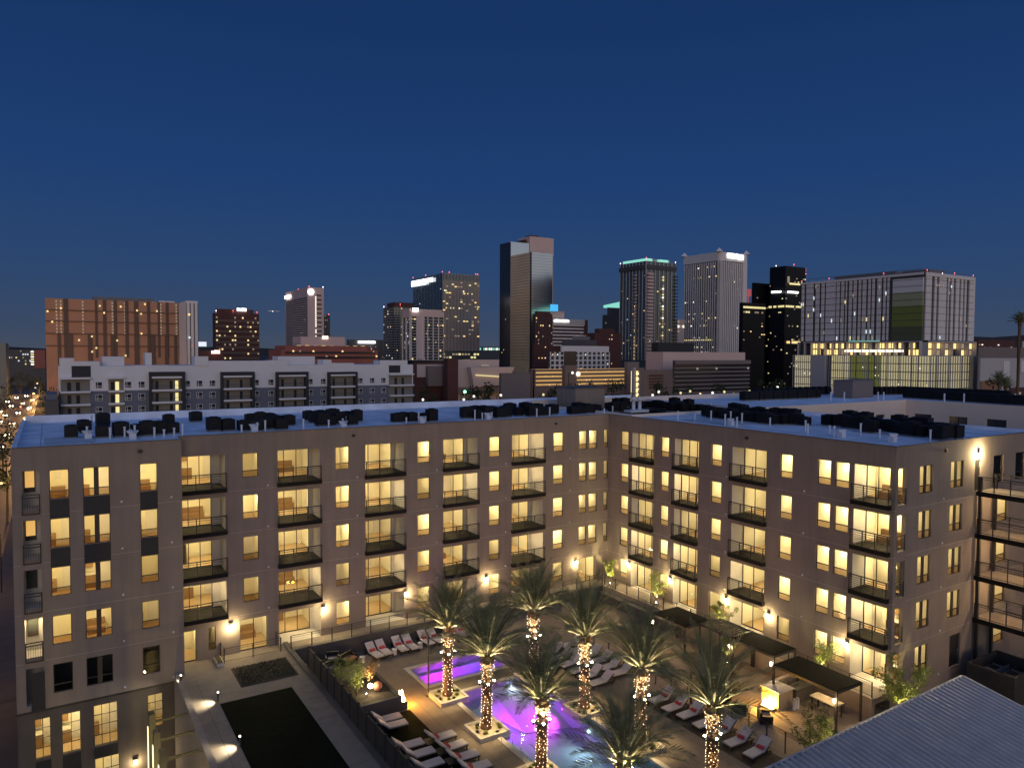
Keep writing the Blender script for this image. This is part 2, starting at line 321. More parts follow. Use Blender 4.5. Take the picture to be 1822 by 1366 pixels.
facade(wall, Fb, XR, 0, GZ, ROOF, hb)
# ---- right facade
hr = []
WR = [(-1.82, -2.95), (-7.32, -8.35), (-13.31, -14.44), (-20.16, -21.24), (-23.35, -24.41), (-24.74, -25.81)]
LR = [(-3.52, -6.45), (-9.12, -11.94), (-15.58, -18.96), (-26.22, -28.83)]
for k in range(5):
    zf = ZF[k]
    for i, (b, a) in enumerate(WR):
        hr.append((a, b, zf+.6, zf+2.4, .2)); kit = i >= 4
        window(Fr, a, b, zf+.6, zf+2.4, 3 if kit else rnd.choice((1, 1, 2, 2, 2, 3)), zf, (3 if i == 4 else 4) if kit else rnd.choice((0, 0, 5)), ext=.12 if kit else .3, dep=3.4 if kit else 3)
    for i, (b, a) in enumerate(LR):
        hr.append((a, b, zf, zf+2.42, .8 if i < 2 else 1.4) + ((1,) if i == 3 else ()))
        on = (k, i) in {(1, 0), (3, 0), (1, 1), (3, 1), (3, 2), (0, 3), (1, 3), (3, 3), (4, 3), (4, 0), (4, 1), (4, 2)}
        loggia(Fr, a, b, zf, 2 if i < 2 else 3, on, .8 if i < 2 else 1.4, rnd.choice((1, 4, 3, 5)), ground=(k == 4), glass=(0, .99), rdep=1.1 if i == 3 else 3.2, rext=.05)
facade(wall, Fr, LY, 0, GZ, ROOF, hr)
# ---- end facade of the right wing
he = []
for k in range(5):
    zf = ZF[k]; he.append((.30, 1.32, zf, zf+2.42, .28))
    if k < 4:
        m = MB(); r = .025
        for u in (.34, 1.28): m.fbox(Fe, u-r, u+r, -.06, -.01, zf, zf+1.06)
        for zz in (.1, .9, 1.06): m.fbox(Fe, .3, 1.32, -.05, -.01, zf+zz-.02, zf+zz+.02)
        m.build('juliet_railing', MT['dark_metal'], bld)
    for i, (a, b) in enumerate(((2.84, 4.48), (6.8, 8.5))):
        if k == 4 and i: continue
        he.append((a, b, zf+.5, zf+2.4, .2)); window(Fe, a, b, zf+.5, zf+2.4, 1 if k < 4 else 1, zf, 0, ext=.1, dep=2.2, split=True)
he.append((10.08, 10.95, ZF[0], ZF[0]+2.3, .2)); he.append((12.8, 14.34, ZF[0]+.3, ZF[0]+2.4, .2)); he.append((16.2, 17.6, ZF[0]+.3, ZF[0]+2.4, .2)); he.append((7.3, 8.7, ZF[4], ZF[4]+2.3, .2))
EX = []
for k in (1, 2, 3, 4): EX += [(13.6, 15.2, ZF[k]+.4, ZF[k]+2.4), (18.2, 20.0, ZF[k]+.4, ZF[k]+2.4), (23, 25, ZF[k]+.4, ZF[k]+2.4)]
he += [(*q, .2) for q in EX]
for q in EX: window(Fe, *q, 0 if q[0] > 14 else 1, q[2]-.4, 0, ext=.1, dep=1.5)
for a, b, z in ((12.8, 14.34, ZF[0]), (16.2, 17.6, ZF[0])): window(Fe, a, b, z+.3, z+2.4, 0, z, 0, ext=.1, dep=1.5)
for a, b, z in ((10.08, 10.95, ZF[0]), (7.3, 8.7, ZF[4])):
    m = MB(); m.fbox(Fe, a, b, -.15, -.1, z, z+2.3); d_ = m.build('door', MT['dark_metal'], bld); m = MB(); m.ball(Fe(b-.12, -.06, z+1.05), .035); m.build('handle', MT['vent_white'], d_)
facade(wall, Fe, 0, 45, GZ, ROOF, he)
# ---- left wing, front
hl = []
COLS = [(-46.75, -45.68, 0), (-44.92, -43.41, 1), (-41.65, -40.59, 0)]
for k in range(5):
    zf = ZF[k]; hl.append((-48.2, -47.25, zf-.0, zf+2.42, 1.4)); on = k == 3
    m = MB(); m.fbox(Fl, -48.2, -47.25, -1.5, -1.42, zf, zf+2.42); m.build('balcony_wall', MT['stucco_light'], bld)
    if k < 4:
        w_ = MB(); w_.fbox(Fl, -48.1, -47.5, -1.415, -1.36, zf+.9, zf+2.3); ww = w_.build('window', MT['window_frame'], bld)
        p = MB(); p.fbox(Fl, -48.05, -47.55, -1.355, -1.35, zf+1.2, zf+2.25); p.build('pane', MT['lit_pane'] if k < 2 else MT['dark_room'], ww)
        m = MB(); r = .03
        for u in (-48.17, -47.28): m.fbox(Fl, u-r, u+r, -.0, .06, zf-.3, zf+.95)
        for zz in (-.28, .75, .93): m.fbox(Fl, -48.17, -47.28, .0, .06, zf+zz-.03, zf+zz+.03)
        for q in range(7): u = -48.17+.89*q/7; m.fbox(Fl, u-.008, u+.008, .02, .04, zf-.25, zf+.75)
        m.build('juliet_railing', MT['dark_metal'], bld)
    if on: porch(Fl, -47.7, -.8, zf+2.42)
    for i, (a, b, sp) in enumerate(COLS):
        hl.append((a, b, zf+.55, zf+2.4, .2)); br = (2, 2, 2, 2, 0)[k]
        if i == 1 and k == 0: br = 3
        if i == 2: br = (3, 2, 1, 1, 0)[k]
        if i == 0 and k == 0: br = 2
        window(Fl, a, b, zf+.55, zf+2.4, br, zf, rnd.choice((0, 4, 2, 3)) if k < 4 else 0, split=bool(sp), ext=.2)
        if k < 2:
            s = MB(); s.fbox(Fl, a, b, -.02, .012, zf-H+2.42, zf+.53); s.build('spandrel_panel', MT['dark_panel'], bld)
s = MB(); s.fbox(Fl, -47.95, -47.2, .0, .03, .9, 3.3); s.build('door', MT['dark_panel'], bld)
# podium windows with muntins
def muntin(a, b, z0, z1, nc, nr, bright=2):
    hl.append((a, b, z0, z1, .22)); m = MB(); d = -.12; t = .04
    for k in range(nc+1): u = a+(b-a)*k/nc; m.fbox(Fl, u-t/2, u+t/2, d-.03, d+.03, z0, z1)
    for k in range(nr+1): z = z0+(z1-z0)*k/nr; m.fbox(Fl, a, b, d-.024, d+.024, z-t/2, z+t/2)
    w_ = m.build('grid_window', MT['dark_metal'], bld); p = MB(); p.poly(Fl(a, d, z0), Fl(b, d, z0), Fl(b, d, z1), Fl(a, d, z1)); p.build('pane', MT['clear_glass'], w_)
    room(Fl, a, b, d-.08, 2.6, z0-.4, bright, 3 if a < -46 else 2, 'podium_room', .25, h=z1-z0+.6)
muntin(-47.79, -46.97, -2.25, .28, 2, 4, 2); muntin(-46.34, -45.33, -2.3, .25, 2, 4, 3); muntin(-44.57, -43.21, -2.35, .35, 3, 4, 2); muntin(-41.39, -40.49, -2.0, .25, 2, 4, 1)
muntin(-44.55, -43.15, -6.4, -3.2, 3, 4, 2)
s = MB()
for a, b in ((-47.79, -46.97), (-46.34, -45.33), (-44.57, -43.21)): s.fbox(Fl, a, b, .0, .03, -3.15 if a > -45 else -6.5, -2.42)
s.build('spandrel_panel', MT['dark_panel'], bld)
facade(wall, Fl, XL, XR, .85, ROOF, [h for h in hl if h[2] > .8])
pod = MB(); facade(pod, Fl, XL, XR, GZ, .80, [h for h in hl if h[3] < .8]); facade(pod, Fw, YW, 22, GZ, .8, []); pod.build('podium_wall', MT['podium_stucco'], bld)
s = MB(); s.fbox(Fl, XL-.03, XR+.03, .0, .05, .77, .88); s.fbox(Fw, YW, 22, .0, .05, .77, .88); s.build('ledge', MT['dark_metal'], bld)
facade(wall, Fs, YW, 0, .0, ROOF, []); facade(wall, Fw, YW, 22, .8, ROOF, [])
# rear and outer walls
wall.box(XL+.02, 20, 19.99, 20.01, GZ, ROOF); wall.poly((20.3, LY, GZ), (20.3, 20, GZ), (20.3, 20, ROOF), (20.3, LY, ROOF))
wall.build('wall', [MT['stucco'], MT['stucco_light']], bld)
# faint control joints
s = MB()
for k in range(4):
    z = ZF[k]-.33; g = .006
    for F, a, b, hs in ((Fb, XR, 0, hb), (Fr, LY, 0, hr), (Fe, 0, 18, he), (Fl, XL, XR, hl)):
        cuts = sorted([(h[0]-.1, h[1]+.1) for h in hs if h[2]-.35 < z < h[3]+.05]); x = a
        for c0, c1 in cuts+[(b, b)]:
            if c0 > x: s.fbox(F, x, c0, .002, .005, z-g, z+g)
            x = max(x, c1)
s.build('wall_joint', MT['stucco_light'], bld)
# roof and parapet
rf = MB(); zr = 17.2
rf.poly((XL, YW, zr), (XR, YW, zr), (XR, 20, zr), (XL, 20, zr)); rf.poly((XR, 0, zr), (0, 0, zr), (0, 20, zr), (XR, 20, zr)); rf.poly((0, LY, zr), (20.3, LY, zr), (20.3, 20, zr), (0, 20, zr)); rf.poly((20.3, LY, zr), (45, LY, zr), (45, LY+.7, zr), (20.3, LY+.7, zr))
for z in ZF: rf.poly((XL, YW, z-.05), (XR, YW, z-.05), (XR, 20, z-.05), (XL, 20, z-.05)); rf.poly((XR, 0.01, z-.05), (0, .01, z-.05), (0, 20, z-.05), (XR, 20, z-.05)); rf.poly((0.01, LY+.01, z-.05), (20.3, LY+.01, z-.05), (20.3, 20, z-.05), (0.01, 20, z-.05))
rf.build('roof', MT['white_roof'], bld)
pp = MB(); t = .28
def para(F, a, b): pp.fbox(F, a, b, -t, -.003, zr, ROOF-.002)
para(Fl, XL+.003, XR-.003); para(Fb, XR, -.003); para(Fr, LY+t, 0); para(Fe, 0.003, 45)
pp.box(XR-t, XR-.003, YW+t, .0, zr, ROOF-.002); pp.box(XL+.003, XL+t, YW+t, 20, zr, ROOF); pp.box(XL+t, 20.3, 19.7, 19.98, zr, ROOF+.35); pp.box(20.0, 20.29, LY+.9, 19.7, zr, ROOF); pp.box(20.29, 45, LY+.7, LY+.9, zr, ROOF)
pp.build('parapet', MT['white_roof'], bld)
cp = MB(); q = .05
for F, a, b in ((Fl, XL-q, XR+q), (Fb, XR+q, -q), (Fr, LY-q, 0), (Fe, -q+.3, 45)): cp.fbox(F, a, b, -.06, q, ROOF, ROOF+.05)
cp.build('coping', MT['roof_edge'], bld)
# ground-floor wall lamps
def wall_lamp(F, u, z, e=190):
    m = MB(); m.fbox(F, u-.11, u+.11, .0, .16, z, z+.10); m.fbox(F, u-.05, u+.05, .0, .10, z-.22, z); s = m.build('wall_lamp', MT['dark_metal'], bld)
    g = MB(); g.fbox(F, u-.09, u+.09, .105, .19, z-.24, z-.01); g.build('lamp_glass', MT['lamp_glow'], s)
    light('lamp_light', 'POINT', F(u, .34, z-.2), e, (1, .76, .38), s, size=.08)
for u in (-35.65, -28.75, -21.75, -13.9, -3.95): wall_lamp(Fb, u, 3.45)
for u in (-3.3, -8.75, -15.2, -19.4, -26.0): wall_lamp(Fr, u, 3.5)
wall_lamp(Fe, 10.5, 16.45, 650); wall_lamp(Fl, -42.2, -3.9, 110)
# stairwell walkways beside the right wing
WX0, WX1 = 10.35, 12.9
Fx = lambda u, d, z: (WX0-d, u, z); Fx2 = lambda u, d, z: (WX1-d, u, z)
for k in range(4):
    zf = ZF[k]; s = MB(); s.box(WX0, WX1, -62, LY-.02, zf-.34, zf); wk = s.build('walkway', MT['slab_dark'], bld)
    d = MB(); d.box(WX0+.05, WX1-.03, -62, LY-.05, zf+.003, zf+.012); d.build('walkway_deck', MT['walk_concrete'], wk)
    railing(Fx, -62, LY-.1, zf+.01, wk, sides=False, out=-.05, gapmesh=False); railing(Fx2, -62, LY-.1, zf+.01, wk, sides=False, out=.07, gapmesh=False)
    for y in (-30.6, -35, -40, -46):
        if k: p = MB(); p.box(11.5, 11.7, y-.1, y+.1, zf+2.68, zf+2.75); p.build('porch_light', MT['walk_light'], bld)
for x in (WX0+.12, WX1-.2):
    for y in (LY-.25, -44): s = MB(); s.box(x-.1, x+.1, y-.1, y+.1, GZ, ZF[0]+1.1); s.build('walkway_post', MT['dark_metal'], bld)
    

# small vents beside the window columns, on every floor, and dark scuppers below the parapet
for F, us in ((Fb, (-32.9, -25.9, -18.8, -11.9, -4.7)), (Fl, (-42.75, -39.75)), (Fr, (-8.75, -15.0, -22.3)), (Fe, (5.9,))):
    for u in us:
        for k in range(5):
            if F is Fb and u > -5 and k == 4: continue
            s = MB(); z = ZF[k]+(-.12 if F is not Fl else .0); s.tube([F(u, .0, z), F(u, .06, z)], [.075, .055], 8); s.build('wall_vent', MT['vent_white'], bld)
for F, u in ((Fb, -26.2), (Fb, -6.4), (Fl, -41.6), (Fr, -17.0), (Fe, 6.0)): s = MB(); s.fbox(F, u-.13, u+.13, 0, .12, 16.75, 16.95); s.build('scupper', MT['dark_metal'], bld)
s = MB()
for k in range(23): x = XL+1.5+3*k; s.box(x-.02, x+.02, (YW+.4 if x < XR else .4) if x < 0 else LY+1, 19.6, zr+.003, zr+.02) if x < 19.8 else None
for y in (6.1, 12.3): s.box(XL+.4, 19.9, y-.02, y+.02, zr+.021, zr+.035)
for k in range(9): y = LY+2+3*k; s.box(.4, 19.8, y-.02, y+.02, zr+.021, zr+.035)
s.build('roof_seam', MT['roof_seam'], bld)
for a, b, c, d in ((-47, -44, 2, 6), (-30, -26.5, 8, 12), (-20, -15, 3, 5), (4, 8, -12, -6), (9, 14, -24, -20), (2, 5, 5, 9)): s = MB(); s.box(a, b, c, d, zr+.036, zr+.05); s.build('walk_pad', MT['roof_pad'], bld)
# ================================================================ ground, court, pools
def struct(name, mb, m, label=None): o = mb.build(name, m); o['kind'] = 'structure'; return o
g = MB(); g.box(-7000, 7000, -600, 9000, GZ-1, GZ); struct('ground', g, MT['ground'])
PX0, PX1, PY0, PY1 = -23.6, -17.5, -40.0, -12.0        # big pool
SX0, SX1, SY0, SY1 = -24.4, -17.9, -9.9, -6.7          # spa pool
dk = MB(); zt, zb = 0, -.35
def deckrects():
    X0, X1, Y0, Y1 = -31.4, 0, -44, -1.0
    xs = [X0, SX0, PX0, PX1, SX1, X1]; xs = sorted(xs); ys = sorted([Y0, PY0, PY1, SY0, SY1, Y1])
    for i in range(len(xs)-1):
        for j in range(len(ys)-1):
            cx, cy_ = (xs[i]+xs[i+1])/2, (ys[j]+ys[j+1])/2
            if PX0 < cx < PX1 and PY0 < cy_ < PY1: continue
            if SX0 < cx < SX1 and SY0 < cy_ < SY1: continue
            dk.poly((xs[i], ys[j], 0), (xs[i+1], ys[j], 0), (xs[i+1], ys[j+1], 0), (xs[i], ys[j+1], 0))
deckrects(); struct('pool_deck', dk, MT['concrete'])
# slab joints of the deck
TZ = 1.2
jt = MB()
for x in (-26.1, -25.2, -15.4, -13.9, -12.2): jt.box(x-.012, x+.012, -44, -10.4, .002, .005)
for y in (-14.9, -18.0, -21.1, -24.2, -27.3, -30.4, -33.5): jt.box(-16, -10.5, y-.012, y+.012, .002, .0045); jt.box(-26.8, -24.0, y+.5, y+.524, .002, .0045)
for x in (-38.6,): jt.box(x-.012, x+.012, -43, -3.3, TZ+.003, TZ+.006)
for k in range(14): y = -4.2-2.9*k; jt.box(-39.35, -37.9, y-.012, y+.012, TZ+.003, TZ+.0055); jt.box(-33.3, -31.95, y-.012, y+.012, TZ+.003, TZ+.0055)
jt.build('deck_joints', MT['retaining'])['kind'] = 'structure'
pl = MB()
def basin(x0, x1, y0, y1, dep):
    pl.poly((x0, y0, -dep), (x1, y0, -dep), (x1, y1, -dep), (x0, y1, -dep))
    for a, b in (((x0, y0), (x1, y0)), ((x1, y0), (x1, y1)), ((x1, y1), (x0, y1)), ((x0, y1), (x0, y0))): pl.poly((*a, -dep), (*b, -dep), (*b, 0), (*a, 0))
basin(PX0, PX1, PY0, PY1, 1.5); basin(SX0, SX1, SY0, SY1, 1.2)
pl.cur = 1
pl.poly((-20.6, -12.05, -.32), (-17.52, -12.05, -.32), (-17.52, -17.6, -1.45), (-20.6, -16.6, -1.45)); pl.poly((-20.6, -12.05, -.32), (-20.6, -16.6, -1.45), (-21.6, -12.05, -1.45))     # sun shelf and bench
for k in range(4): pl.box(-23.55+.35*k, -23.2+.35*k, -20.8, -18.7, -1.49, -.25-.3*k)
pl.box(SX0+.03, SX1-.03, SY1-.5, SY1-.03, -1.19, -.5); pl.box(SX0+.03, SX0+.5, SY0+.03, SY1-.5, -1.19, -.5)
pl.box(-18.0, -17.53, -36, -19.6, -1.49, -.45)
struct('pool_basin', pl, [MT['pool_plaster'], MT['pool_step']])
wt = MB(); wt.poly((PX0, PY0, -.12), (PX1, PY0, -.12), (PX1, PY1, -.12), (PX0, PY1, -.12)); wt.build('pool_water', MT['water'])['kind'] = 'structure'
wt = MB(); wt.poly((SX0, SY0, -.12), (SX1, SY0, -.12), (SX1, SY1, -.12), (SX0, SY1, -.12)); wt.build('spa_water', MT['water'])['kind'] = 'structure'
cp_ = MB(); c = .32
for x0, x1, y0, y1 in ((PX0, PX1, PY0, PY1), (SX0, SX1, SY0, SY1)):
    cp_.box(x0-c, x1+c, y1-.02, y1+c, -.1, .035); cp_.box(x0-c, x1+c, y0-c, y0+.02, -.1, .035); cp_.box(x0-c, x0+.02, y0+.02, y1-.02, -.1, .035); cp_.box(x1-.02, x1+c, y0+.02, y1-.02, -.1, .035)
cp_.build('pool_coping', MT['pool_coping'])['kind'] = 'structure'
def pool_light(loc, aim, e, col, label):
    m = MB(); m.ball(loc, .11); o = tag(m.build('pool_light', mat('pool_lens_%d' % len(MT), (1, 1, 1), emit=col, estr=6, samp=False)), label, 'pool light', 'lights under the water of the pools')
    l = light('lamp_light', 'SPOT', Vector(loc)+(Vector(aim)-Vector(loc)).normalized()*.18, e, col, aim=aim, size=.25, spot=2.6, blend=1); l.parent = o
    return o
MG = (1, .03, .85); VT = (.35, .12, 1)
s1 = PZ(757, 1209, -.5)
pool_light((SX0+.7, SY0+.25, -.55), (-21, -8, -1.1), 1000, MG, 'glowing magenta light under the water in the near left corner of the small pool')
pool_light((SX1-.2, -8.3, -.6), (-21, -8.3, -1), 260, (.22, .08, 1), 'dim violet light at the right end of the small pool')
pool_light((-17.75, -16.9, -.45), (-22.5, -15.5, -1.3), 1050, MG, 'bright magenta light in the right wall of the large pool between two planters')
pool_light((-23.35, -15.3, -.5), (-19, -15.8, -1.5), 1100, (.75, .05, 1), 'violet light in the left wall of the large pool beside the second palm')
pool_light((-19.0, -12.3, -.3), (-19.5, -14.5, -1.2), 120, (.9, .95, 1), 'white light at the far wall of the large pool over the shallow shelf')
pool_light((-18.15, -20.2, -.4), (-21.5, -21.5, -2.2), 150, (.8, 1, .95), 'pale white light in the right wall of the large pool beyond the turquoise end')
pool_light((-18.15, -27.5, -.5), (-21.5, -28, -1.9), 200, (.45, 1, .95), 'turquoise light in the right wall at the near end of the large pool')
pool_light((-23.4, -24.5, -.5), (-20, -25, -1.3), 260, (.5, .9, 1), 'faint blue light in the left wall at the near end of the large pool')
# terrace ring and walkway on the left
TZ = 1.2
tr = MB(); tr.box(-39.4, -31.9, -44, -.005, TZ-.4, TZ); tr.box(-31.9, -1.7, -1.45, -.005, TZ-.4, TZ-.003); tr.box(-1.7, -.005, -29.1, -.005, TZ-.4, TZ); struct('terrace', tr, MT['walk_concrete'])
rt_ = MB(); rt_.box(-31.9, -31.55, -44, -.02, -.3, TZ+.12); rt_.box(-31.55, -1.8, -1.75, -1.45, -.3, TZ+.05)
o = tag(rt_.build('retaining_wall', MT['retaining']), 'dark retaining wall holding up the terrace behind the pool deck', 'retaining wall')
r2 = MB(); r2.box(-2.0, -1.7, -29.1, -1.8, -.3, TZ+.06); o = tag(r2.build('retaining_wall', MT['planter_wall']), 'tan retaining wall with lit pale cap along the right wing', 'retaining wall')
r3 = MB(); r3.box(-39.75, -39.4, -44, YW-.1, GZ, TZ+.25); r3.box(-39.4, -31.6, -44.3, -44, GZ, TZ-.02); o = tag(r3.build('podium_wall', MT['planter_wall']), 'tall tan podium wall with parapet beside the sunken entrance court', 'wall')
lw = MB(); lw.box(-37.85, -33.35, -43, -7.7, TZ+.002, TZ+.03); o = lw.build('lawn', MT['turf']); o['kind'] = 'stuff'; o['label'] = 'black-looking rectangle of turf on the left walkway'
bed = MB(); bed.box(-36.2, -32.4, -6.0, -2.7, TZ+.002, TZ+.05); o = bed.build('planting_bed', MT['soil']); o['kind'] = 'structure'
t2 = MB(); t2.box(-30.6, -26.95, -43, -12.45, .004, .03); o = t2.build('turf_strip', MT['turf']); o['kind'] = 'stuff'; o['label'] = 'black-looking turf strip under the loungers at the lower left'
t3 = MB(); t3.box(-13.2, -10.9, -34, -19.0, .004, .02); o = t3.build('dark_paving', MT['soil']); o['kind'] = 'structure'
# ---------------------------------------------------------------- plants
def bush(name, loc, rad, h, n, mats, label, cat='bush', stems=5, leafs=.09, group=None, trunkh=.5, seed=0, leafm='leaf'):
    rg = random.Random(seed or int(loc[0]*100+loc[1]*37)); e = empty(name, loc, label, cat, group); x, y, z = loc
    st = MB(); tips = []
    for k in range(stems):
        a = rg.uniform(0, 6.28); p = Vector((x, y, z)); pts = [p]; d = Vector((math.cos(a)*.3, math.sin(a)*.3, 1))
        for q in range(4): p = p + d*h*.2; d += Vector((rg.uniform(-.3, .3)+math.cos(a)*.12, rg.uniform(-.3, .3)+math.sin(a)*.12, 0)); pts.append(p)
        st.tube(pts, [.035*h/2.5, .03, .022, .015, .008], 5); tips += pts[2:]
    st.build('stem', MT['bark'], e)
    lf = MB(); cl = [(t, rg.uniform(.25, .5)*rad) for t in tips] + [(Vector((x+rg.gauss(0, rad*.4), y+rg.gauss(0, rad*.4), z+h*rg.uniform(trunkh, 1))), rg.uniform(.2, .45)*rad) for _ in range(10)]
    for i in range(n):
        c, r_ = rg.choice(cl); p = Vector((rg.gauss(0, 1), rg.gauss(0, 1), rg.gauss(0, 1))).normalized()*r_*rg.random()**.4 + c
        u = Vector((rg.gauss(0, 1), rg.gauss(0, 1), rg.gauss(0, .6))).normalized()*leafs*rg.uniform(.6, 1.3); v = u.cross(Vector((rg.gauss(0, 1), rg.gauss(0, 1), rg.gauss(0, 1)))).normalized()*leafs*.35
        lf.poly(p-u, p+v, p+u, p-v)
    lf.build('foliage', MT[leafm], e); return e
def spot_fixture(loc, aim, e, col=(1, .8, .45), label='small ground spotlight', group=None, spot=1.3, name='spotlight', lens='spot_lens'):
    loc = Vector(loc); d = (Vector(aim)-loc).normalized(); ee = empty(name, loc, label, 'spotlight', group)
    m = MB(); m.tube([loc, loc+Vector((0, 0, .12))], .02); m.tube([loc+Vector((0, 0, .12))-d*.06, loc+Vector((0, 0, .12))+d*.08], [.035, .06], 8); m.build('housing', MT['dark_metal'], ee)
    m = MB(); q = loc+Vector((0, 0, .12))+d*.09; m.ball(q, .045); m.build('lens', MT[lens], ee)
    light('lamp_light', 'SPOT', q+d*.08, e, col, ee, aim=aim, size=.06, spot=spot); return ee
# ---------------------------------------------------------------- palms
def frond_mb(mb, base, az, el, ln, rg, stems, droop):
    d = Vector((math.cos(az)*math.cos(el), math.sin(az)*math.cos(el), math.sin(el))); p = Vector(base); pts = [p.copy()]; n = 9; step = ln/n; ax = Vector((-math.sin(az), math.cos(az), 0)); ax.normalize()
    pitch = el
    for k in range(n):
        pitch -= droop*(.5+k/n); dd = Vector((math.cos(az)*math.cos(pitch), math.sin(az)*math.cos(pitch), math.sin(pitch))); p = p+dd*step; pts.append(p.copy())
    stems.tube(pts[:7], [.055, .045, .034, .026, .018, .013, .008], 4, cap=False)
    tot = 50
    for i in range(6, tot):
        f = i/tot*n; k = min(int(f), n-1); c = pts[k].lerp(pts[k+1], f-k); t = (pts[k+1]-pts[k]).normalized(); up = t.cross(ax).normalized(); up = -up if up.z < 0 else up
        L_ = (.54*math.sin(math.pi*min(1, (i/tot)*.85+.12))+.12)*ln/3.2
        for s in (-1, 1):
            dv = (ax*s*.78 + t*.62 + up*rg.uniform(.05, .42)).normalized()*L_*rg.uniform(.85, 1.1); dv.z -= .10*L_; wv = t*.015
            q = c + dv*.5 + up*.02; mb.poly(c-wv, c+wv, q+wv*1.1, c+dv, q-wv*1.1)
palm_protos = []
def make_palm(seed, th, label, loc, ln=3.35):
    ln *= 1.12
    rg = random.Random(seed); e = empty('palm_tree', loc, label, 'palm tree', 'date palms round the pools'); x, y, z = loc
    tk = MB(); pts = []; rad = []
    n = 26
    for k in range(n+1):
        h = th*k/n; pts.append((x+.05*math.sin(h*.6+seed), y+.05*math.cos(h*.5+seed), z+h)); base = .27+.10*math.exp(-h*3)+(.13 if h > th-1.1 else 0)*min(1, (h-th+1.1)/.5 if h > th-1.1 else 0); rad.append(base*(1.05 if k % 2 else .95))
    tk.tube(pts, rad, 14)
    for k in range(int(th/.13)):      # cut leaf bases
        h = .2+k*.13; 
        for j in range(7):
            a = j*.8976+k*.449+rg.uniform(-.1, .1); r0 = .25+(.13 if h > th-.8 else 0); c = Vector((x+math.cos(a)*r0, y+math.sin(a)*r0, z+h)); o_ = Vector((math.cos(a), math.sin(a), 0)); s_d = Vector((-math.sin(a), math.cos(a), 0))*.085
            tip = c+o_*.085+Vector((0, 0, .10)); tk.poly(c-s_d, c+s_d, tip); tk.poly(c-s_d+Vector((0, 0, .12)), c+s_d+Vector((0, 0, .12)), tip)
    tk.build('trunk', MT['palm_bark'], e)
    cr = MB(); stm = MB(); topz = z+th-.1
    N_ = 39+rg.randint(-6, 6); ln *= rg.uniform(.9, 1.1)
    for i in range(N_):
        f = i/N_; az = i*2.39996+rg.uniform(-.2, .2); el = R(89-66*f**1.15)+rg.uniform(-.12, .12); b = (x+math.cos(az)*.18, y+math.sin(az)*.18, topz+.25*(1-f)-.1)
        frond_mb(cr, b, az, el, ln*rg.uniform(.85, 1.1), rg, stm, .045+.085*f*rg.uniform(.7, 1.3))
    cr.build('crown', MT['frond'], e); stm.build('frond_stem', MT['frond_stem'], e)
    return e
def string_lights(loc, th, seed, label):
    rg = random.Random(seed); m = MB(); x, y, z = loc; turns = th/.20; n = int(turns*7); wr = []
    for i in range(n):
        h = .15+(th-.3)*i/n+rg.uniform(-.05, .05); a = i/7*2*math.pi+rg.uniform(-.3, .3); r_ = .335+.10*math.exp(-h*3)+(.11 if h > th-1 else 0); p = (x+.05*math.sin(h*.6+seed)+math.cos(a)*r_, y+.05*math.cos(h*.5+seed)+math.sin(a)*r_, z+h); wr.append(p)
        if 2.7 < h < 3.0 or rg.random() < .14: continue
        q = rg.uniform(.6, 1.25)
        m.tube([(p[0], p[1], p[2]-.02), (p[0], p[1], p[2]+.02)], [.018*q, .014*q], 4)
    o = tag(m.build('string_lights', MT['bulb']), label, 'string lights', 'fairy lights wound round the palm trunks')
    lo = MB(); lo.tube(wr[::3], .006, 3); c = lo.build('wire', MT['dark_metal'], o)
    return o
PALMS = [((-24.0, -12.2), 5.0, 'first palm of the left row'), ((-24.0, -17.45), 4.9, 'second palm of the left row'),
 ((-23.85, -23.2), 4.55, 'third palm of the left row'), ((-23.2, -29.3), 3.6, 'nearest palm of the left row'),
 ((-17.45, -12.9), 5.1, 'farthest palm of the right row'), ((-17.15, -18.5), 5.1, 'second palm of the right row'),
 ((-17.15, -23.95), 5.0, 'third palm of the right row'), ((-16.95, -29.3), 4.9, 'nearest palm of the right row')]
PWHERE = ['between small and large pool', 'on the left pool edge', 'in the middle foreground', 'cut by the bottom edge', 'before the inner corner', 'right of the magenta water', 'left of the loungers', 'before the fireplace']
